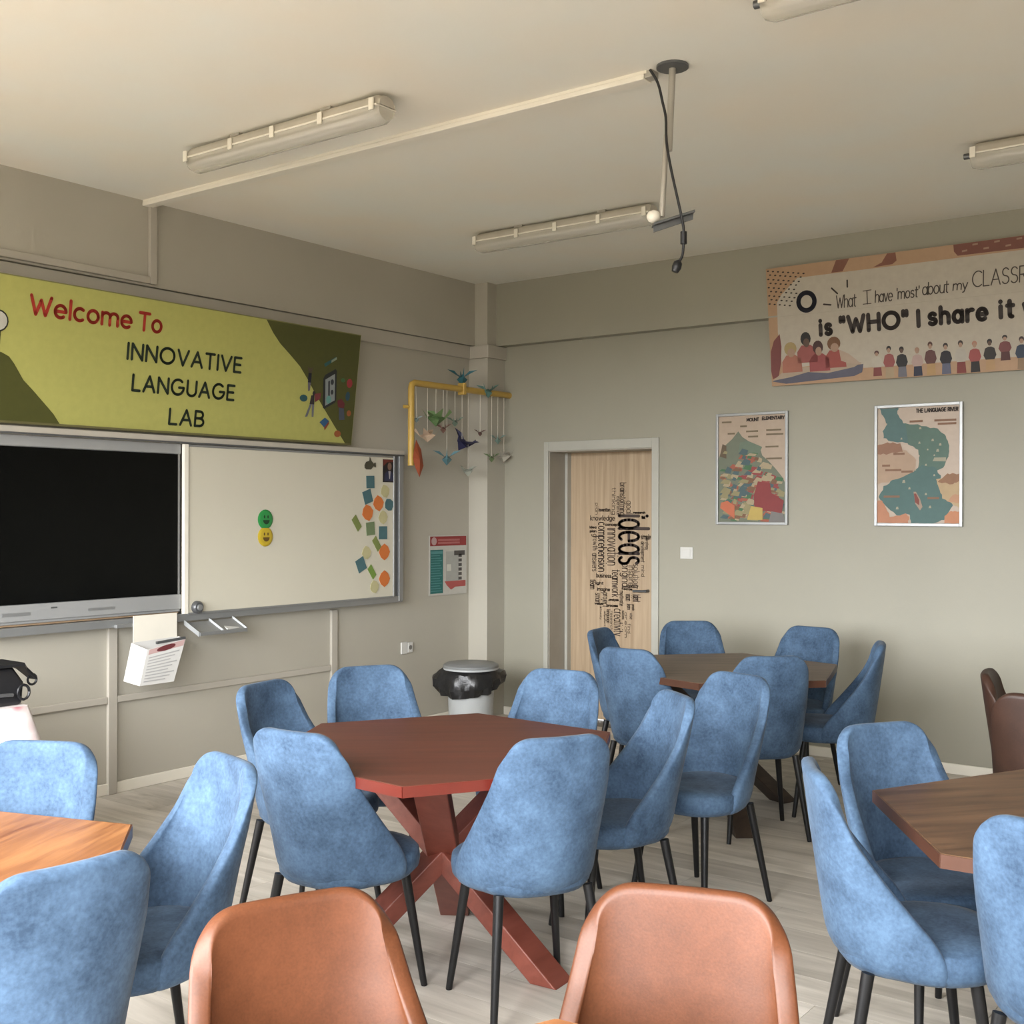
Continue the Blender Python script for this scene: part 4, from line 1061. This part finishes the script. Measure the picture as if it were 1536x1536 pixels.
# printed group of reading children at the left end
rp2('leaf_print', [(.022, .33), (-.02, .29), (-.045, .22), (-.05, .10), (-.04, .045), (.0, .06), (.02, .14), (.03, .25)], (.20, .055, .05), -.0018)
rp2('table_print', [(-.045, .03), (.05, .01), (.5, .03), (.55, .05), (.56, .10), (.4, .088), (.2, .08), (.03, .06)], (.11, .11, .155), -.002)
rp2('book_print', [(-.04, .035), (.08, .05), (.2, .075), (.33, .06), (.5, .085), (.55, .11), (.45, .13), (.25, .11), (.05, .10)], (.46, .36, .27), -.0024)
for (x_, z_, hair, top, sk_, hw) in [(.09, .23, (.40, .30, .13), (.42, .16, .11), 0, .042), (.195, .285, (.016, .014, .014), (.33, .09, .08), 1, .034), (.273, .225, (.06, .02, .017), (.36, .08, .08), 0, .034), (.378, .24, (.19, .085, .035), (.36, .08, .065), 0, .043)]:
    m = MB(); m.flat([(x_ - .06, z_ - .15), (x_ + .075, z_ - .15), (x_ + .07, z_ - .07), (x_ + .03, z_ - .04), (x_ - .03, z_ - .04), (x_ - .06, z_ - .08)], -.0028); obj('figure_print', m, print_mat(top), rb)
    m = MB(); m.disc(x_, z_, hw, .043, -.0032, 14); obj('figure_print', m, print_mat(hair), rb)
    m = MB(); m.disc(x_ + .004, z_ - .025, hw * .62, .028, -.0036, 12); obj('figure_print', m, print_mat(SK[sk_]), rb)
rp2('figure_print', [(.41, .20), (.47, .17), (.55, .10), (.47, .11), (.42, .13)], (.50, .38, .29), -.003)

# ================================================================== CEILING FITTINGS
def fixture(x, y0, label):
    t = thing('fluorescent_fixture', label, 'ceiling lamp', (x, y0, H), 0, 'waterproof strip lights on the ceiling')
    Lf = 1.25; r_ = .052
    def halfpipe(z_mid, w_, dep, sgn, y_a, y_b, n=10):
        m = MB(); k_ = 0
        ring = []
        for (yy, s_) in ((y_a, .82), (y_a - .03, 1.0), (y_b + .03, 1.0), (y_b, .82)):
            ring.append([(w_ * s_ * cos(pi * i / n), yy, z_mid + sgn * dep * s_ * sin(pi * i / n) ** .8) for i in range(n + 1)])
        for r__ in ring: m.v += r__
        for i in range(3):
            for k in range(n):
                a_ = i * (n + 1) + k; q_ = (a_, a_ + 1, a_ + n + 2, a_ + n + 1)
                m.f.append(q_ if sgn < 0 else tuple(reversed(q_)))
        m.f.append(tuple(range(n + 1)) if sgn > 0 else tuple(reversed(range(n + 1))))
        e_ = [3 * (n + 1) + i for i in range(n + 1)]
        m.f.append(tuple(reversed(e_)) if sgn > 0 else tuple(e_))
        return m
    obj('housing', halfpipe(-.058, .055, .052, 1, 0, -Lf), M_housing, t, smooth=True)
    obj('rim', MB().box(-.061, .061, -Lf + .004, -.004, -.064, -.056), M_cream, t, bevel=.003)
    obj('diffuser', halfpipe(-.064, .056, .062, -1, -.004, -Lf + .004), M_diff, t, smooth=True)
    obj('reflector', MB().box(-.04, .04, -Lf + .05, -.05, -.069, -.065), M_cream, t)
    for sx in (-.022, .022):
        obj('tube', MB().tube([(sx, -.06, -.086), (sx, -Lf + .06, -.086)], .013, 10), M_paper, t, smooth=True)
    for yy in (-.02, -.34, -.62, -.92, -Lf + .03):
        for sx in (-.0635, .0635):
            obj('clip', MB().box(sx - .004, sx + .004, yy - .013, yy + .013, -.082, -.032), M_cream, t, bevel=.002)
    obj('gland', MB().tube([(0, .0, -.055), (0, .035, -.055)], .014, 10), M_aludark, t, smooth=True)
    obj('mount', MB().box(-.03, .03, -.36, -.30, -.012, 0).box(-.03, .03, -.95, -.89, -.012, 0), M_steel, t)
    return t
fixture(-3.575, -1.03, 'long strip light on the ceiling left of the cable trunking')
fixture(-1.44, -1.06, 'long strip light on the ceiling just behind the projector pole')
fixture(-3.56, -3.94, 'strip light cut off by the top edge of the picture')
fixture(-1.46, -4.02, 'strip light cut off by the right edge of the picture')

pl = thing('projector_pole', 'grey telescopic projector mount pole hanging from a round ceiling plate', 'projector mount', (-3.134, -3.364, H))
obj('ceiling_plate', MB().lathe([(.058, -.012), (.062, -.01), (.062, 0)], 28), M_aludark, pl, smooth=True)
obj('upper_tube', MB().tube([(0, 0, -.01), (-.009, .01, -.33)], .0135, 12), M_steel, pl, smooth=True)
obj('lower_tube', MB().tube([(-.016, .017, -.27), (-.03, .028, -.585)], .0115, 12), M_steel, pl, smooth=True)
obj('bracket_plate', MB().obox((.0, -.005, -.592), (.05, -.062, .026), (.022, .018, .0), (0, 0, .005)), M_aludark, pl, bevel=.002)
obj('bracket_lip', MB().obox((.0, -.005, -.605), (.048, -.06, .026), (.004, .003, 0), (0, 0, .014)), M_aludark, pl)
obj('pivot_knob', MB().lathe([(.006, .024), (.02, .018), (.027, .006), (.027, -.006), (.02, -.018), (.006, -.024)], 18), M_cream, pl, smooth=True).location = (-.046, .055, -.583)
cbp = [(-3.213, -3.31, 3.243), (-3.195, -3.335, 3.19), (-3.183, -3.349, 3.116), (-3.176, -3.359, 3.058), (-3.174, -3.361, 2.968), (-3.164, -3.376, 2.86), (-3.142, -3.405, 2.698), (-3.135, -3.414, 2.639), (-3.135, -3.415, 2.597), (-3.137, -3.412, 2.537), (-3.145, -3.401, 2.506)]
def smooth_path(p, n=4):
    out = []
    P_ = [Vector(q) for q in p]
    for i in range(len(P_) - 1):
        a_, b_, c_, d_ = P_[max(i - 1, 0)], P_[i], P_[i + 1], P_[min(i + 2, len(P_) - 1)]
        for k in range(n):
            t_ = k / n
            out.append(.5 * ((2 * b_) + (-a_ + c_) * t_ + (2 * a_ - 5 * b_ + 4 * c_ - d_) * t_ ** 2 + (-a_ + 3 * b_ - 3 * c_ + d_) * t_ ** 3))
    out.append(P_[-1]); return out
cb = thing('loose_cable', 'black video cable dangling beside the projector pole', 'cable', (0, 0, 0))
obj('cord', MB().tube(smooth_path(cbp), .0055, 8), M_black, cb, smooth=True)
obj('ferrite', MB().tube([(-3.135, -3.415, 2.622), (-3.135, -3.415, 2.575)], .0125, 10), M_black, cb, smooth=True)
obj('plug', MB().tube([(-3.144, -3.402, 2.512), (-3.147, -3.398, 2.503), (-3.151, -3.393, 2.485), (-3.155, -3.388, 2.468)], [.007, .017, .019, .013], 12), M_black, cb, smooth=True)

# ================================================================== TABLES
R_HEX = .624
def hex_table(x, y, rot, top, edge, leg, label, legrot, grain=0.0, base=(0, 0)):
    t = thing('hexagonal_table', label, 'table', (x, y, 0), 0)
    poly = lambda r_: [(r_ * cos(rot + k * pi / 3), r_ * sin(rot + k * pi / 3)) for k in range(6)]
    g = grain
    def rotp(P_): return [(p[0] * cos(-g) - p[1] * sin(-g), p[0] * sin(-g) + p[1] * cos(-g)) for p in P_]
    o = obj('tabletop', MB().prism(rotp(poly(R_HEX)), .716, .75), top, t, bevel=.0015, seg=1); o.rotation_euler = (0, 0, g)
    P_ = poly(R_HEX + .001)
    for k in range(6):
        a_, b_ = Vector(P_[k]), Vector(P_[(k + 1) % 6])
        d_ = (b_ - a_).normalized(); n_ = Vector((d_.y, -d_.x))
        c_ = (a_ + b_) / 2 + n_ * .0012
        obj('edge_strip', MB().obox((c_.x, c_.y, .7325), (d_.x * (b_ - a_).length / 2, d_.y * (b_ - a_).length / 2, 0), (n_.x * .0014, n_.y * .0014, 0), (0, 0, .0163)), edge, t)
    obj('apron', MB().prism(poly(.30), .692, .716), leg, t)
    for k in range(3):
        a_ = legrot + k * 2 * pi / 3
        d_ = Vector((cos(a_), sin(a_), 0)); s_ = Vector((-sin(a_), cos(a_), 0))
        rf, rtp = .44, .40
        hw, th = .055, .032
        # slanted beam from the foot (at +d) up to the far side (at -d), ends cut level
        m = MB()
        f0 = d_ * rf; t0 = -d_ * rtp + Vector((0, 0, .692))
        ax = (t0 - f0).normalized(); nrm = ax.cross(s_).normalized()
        cut = th / abs(ax.z)
        vs_ = []
        for (p_) in (f0, t0):
            for (i, j) in ((-1, -1), (1, -1), (1, 1), (-1, 1)):
                vs_.append(p_ + s_ * hw * i + d_ * cut * j)
        m.add([(q.x + base[0], q.y + base[1], q.z) for q in vs_], [(0, 3, 2, 1), (4, 5, 6, 7), (0, 1, 5, 4), (1, 2, 6, 5), (2, 3, 7, 6), (3, 0, 4, 7)])
        obj('leg', m, leg, t, bevel=.004)
    return t
hex_table(-4.035, -2.99, radians(88.4), M_redtop, M_rededge, M_redleg, 'reddish hexagonal table with bright red edge in the middle of the room', radians(-86), radians(-50), (.055, .055))
hex_table(-1.63, -2.835, radians(76.5), M_greytop, M_walnutedge, M_darkleg, 'grey-brown hexagonal table farthest away in front of the door', radians(-20), radians(-55))
hex_table(-3.755, -5.015, radians(33.6), M_walnut, M_walnutedge, M_darkleg, 'dark walnut hexagonal table at the right edge of the picture', radians(20), radians(-40))
hex_table(-5.92, -2.895, radians(-11), M_orange, M_walnutedge, M_brownleg, 'sunlit orange-brown hexagonal table at the left edge of the picture', radians(-60), radians(25))
hex_table(-6.09, -4.90, radians(37), M_orange, M_orange, M_brownleg, 'orange-brown hexagonal table barely showing at the bottom between leather chairs', radians(7), radians(-30))

# ================================================================== CHAIRS
Z0, ZT = .385, .88
def lerpt(tab, z):
    for i in range(len(tab) - 1):
        if z <= tab[i + 1][0]:
            u_ = (z - tab[i][0]) / (tab[i + 1][0] - tab[i][0])
            u_ = max(0, min(1, u_)); return tab[i][1] + (tab[i + 1][1] - tab[i][1]) * u_
    return tab[-1][1]
WT = [(.375, .206), (.40, .226), (.44, .231), (.50, .228), (.58, .218), (.66, .208), (.74, .196), (.82, .183), (.88, .174)]
DT = [(.375, .215), (.40, .245), (.45, .262), (.50, .238), (.56, .194), (.64, .138), (.72, .090), (.80, .060), (.88, .038)]
YT = [(.375, -.165), (.40, -.200), (.45, -.218), (.55, -.234), (.65, -.248), (.75, -.262), (.88, -.278)]
def shell_mesh():
    bm = bmesh.new()
    nu, nv = 26, 16
    grid = []
    for j in range(nv + 1):
        v = j / nv
        v = 0.5 * v + 0.5 * (1 - (1 - v) ** 1.6)
        row = []
        for i in range(nu + 1):
            th = radians(-90 + 180 * i / nu)
            s = sin(th)
            c = max(0.0, (abs(s) - .52) / .48)
            ztop = ZT - .085 * (1 - sqrt(max(0, 1 - c ** 2.3)))
            z = .375 + (ztop - .375) * v
            w, d, yb = lerpt(WT, z), lerpt(DT, z), lerpt(YT, z)
            row.append(bm.verts.new((w * s, yb + d * (1 - cos(th)), z)))
        grid.append(row)
    for j in range(nv):
        for i in range(nu):
            bm.faces.new((grid[j][i], grid[j + 1][i], grid[j + 1][i + 1], grid[j][i + 1]))
    bmesh.ops.recalc_face_normals(bm, faces=bm.faces)
    if sum(f.normal.y for f in bm.faces) > 0:
        bmesh.ops.reverse_faces(bm, faces=bm.faces)
    me = bpy.data.meshes.new('backrest'); bm.to_mesh(me); bm.free()
    for p in me.polygons: p.use_smooth = True
    return me
def seat_mesh():
    bm = bmesh.new()
    prof = [(.30, .378), (.72, .378), (.90, .384), (.985, .405), (1.0, .43), (.985, .458), (.94, .474), (.80, .481), (.45, .484), (.15, .484)]
    N_ = 40; rings = []
    for (s, z) in prof:
        r_ = []
        for k in range(N_):
            a_ = 2 * pi * k / N_
            ca, sa = cos(a_), sin(a_)
            ex = 2 / 2.7
            px_ = .226 * (abs(ca) ** ex) * (1 if ca >= 0 else -1)
            py_ = .22 * (abs(sa) ** ex) * (1 if sa >= 0 else -1)
            if py_ < 0: px_ *= 1 - .12 * (-py_ / .22); 
            f_ = 1.0 if py_ > .03 else (1 - .10 * min(1, (.03 - py_) / .06))
            y_ = py_ * s
            lift = .012 * (1 - (y_ / .22) ** 2) if z > .47 else 0
            r_.append(bm.verts.new((px_ * s * f_, y_ * (1.03 if y_ > 0 else .88), z - (lift if z > .47 else 0))))
        rings.append(r_)
    for j in range(len(rings) - 1):
        for k in range(N_):
            bm.faces.new((rings[j][k], rings[j][(k + 1) % N_], rings[j + 1][(k + 1) % N_], rings[j + 1][k]))
    bm.faces.new(list(reversed(rings[0]))); bm.faces.new(rings[-1])
    me = bpy.data.meshes.new('seat'); bm.to_mesh(me); bm.free()
    for p in me.polygons: p.use_smooth = True
    return me
LEGM = {}
def make_chair(mat, seam, label, cat, group):
    t = thing('dining_chair', label, cat, (0, 0, 0), 0, group)
    b = obj('backrest', shell_mesh(), mat, t)
    so = b.modifiers.new('solid', 'SOLIDIFY'); so.thickness = .036; so.offset = -1; so.use_even_offset = False
    sb = b.modifiers.new('sub', 'SUBSURF'); sb.levels = 1; sb.render_levels = 1
    bake(b)
    for p in b.data.polygons: p.use_smooth = True
    obj('seat', seat_mesh(), mat, t)
    # stitched seam along the seat where the backrest shell meets it
    for (sx, sy) in ((1, 1), (-1, 1), (1, -1), (-1, -1)):
        key = (sx, sy)
        if key not in LEGM:
            top = Vector((sx * .150, sy * .125 if sy > 0 else -.135, .392)); foot = Vector((sx * .195, .175 if sy > 0 else -.205, 0))
            LEGM[key] = MB().tube([top, top.lerp(foot, .5), foot.lerp(top, .02), foot], [.0165, .0138, .0110, .0105], 12).mesh('leg', True, 50)
        obj('leg', LEGM[key], M_legs, t)
    return t
blue0 = make_chair(M_blue, M_seam, 'x', 'chair', 'x')
brown0 = make_chair(M_brown, M_seamb, 'x', 'chair', 'x')
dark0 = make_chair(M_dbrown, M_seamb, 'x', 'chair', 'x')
used = {'b': False, 'l': False, 'd': False}
def chair(x, y, deg, label, group, kind='b'):
    src = {'b': blue0, 'l': brown0, 'd': dark0}[kind]
    if used[kind]: o = copy_tree(src)
    else: o = src; used[kind] = True
    o.location = (x, y, 0); o.rotation_euler = (0, 0, radians(deg - 90))
    o['label'] = label; o['group'] = group
    return o
g1, g2, g3, g4 = 'blue chairs around the reddish table', 'blue chairs around the far table', 'blue chairs around the right-hand table', 'blue chairs around the left-hand table'
chair(-4.004, -2.312, -80, 'blue chair at left end of reddish table, dark inner back turned right', g1)
chair(-3.570, -2.271, 240, 'blue chair behind the reddish table, in front of the wall socket', g1)
chair(-3.282, -2.831, 190, 'pale blue chair behind the reddish table, right of the bin', g1)
chair(-3.498, -3.332, 142, 'blue chair at right end of reddish table facing left', g1)
chair(-4.118, -3.392, 60, 'blue chair with its back to us at the front right of reddish table', g1)
chair(-4.418, -2.883, 6, 'blue chair with its back to us at the front left of reddish table', g1)
chair(-2.920, -3.370, 165, 'blue chair standing alone between the reddish and far tables, facing left', 'blue chair between two tables')
chair(-1.439, -2.222, -80, 'blue chair in front of the door, leftmost at the far table', g2)
chair(-1.950, -2.610, -3, 'blue chair at near left of far table, overlapping the one before the door', g2)
chair(-0.928, -2.316, 219, 'blue chair behind far table just right of the door frame', g2)
chair(-0.863, -2.880, 175, 'blue chair against the wall behind right end of far table', g2)
chair(-1.261, -3.263, 111, 'blue chair seen from the side at right end of far table', g2)
chair(-1.862, -3.126, 43, 'shadowed blue chair with back to us at the front of far table', g2)
chair(-3.581, -4.496, 237, 'blue chair behind the left corner of the dark walnut table', g3)
chair(-4.026, -4.574, -60, 'blue chair seen edge-on at left of the dark walnut table', g3)
chair(-4.143, -5.017, -4, 'blue chair at lower right picture corner, back to us, before walnut table', g3)
chair(-5.433, -2.584, 209, 'glaringly sunlit blue chair behind the left orange-brown table', g4)
chair(-5.271, -3.005, 166, 'blue chair at right of the left orange-brown table with half-shaded back', g4)
chair(-5.809, -3.326, 85, 'blue chair at lower left picture corner with its back to us', g4)
g5, g6 = 'leather chairs at the nearest table', 'leather chairs by the right wall'
chair(-5.813, -4.281, 247, 'brown leather chair in the foreground, left of the two', g5, 'l')
chair(-5.494, -4.662, 200, 'brown leather chair in the foreground, right of the two', g5, 'l')
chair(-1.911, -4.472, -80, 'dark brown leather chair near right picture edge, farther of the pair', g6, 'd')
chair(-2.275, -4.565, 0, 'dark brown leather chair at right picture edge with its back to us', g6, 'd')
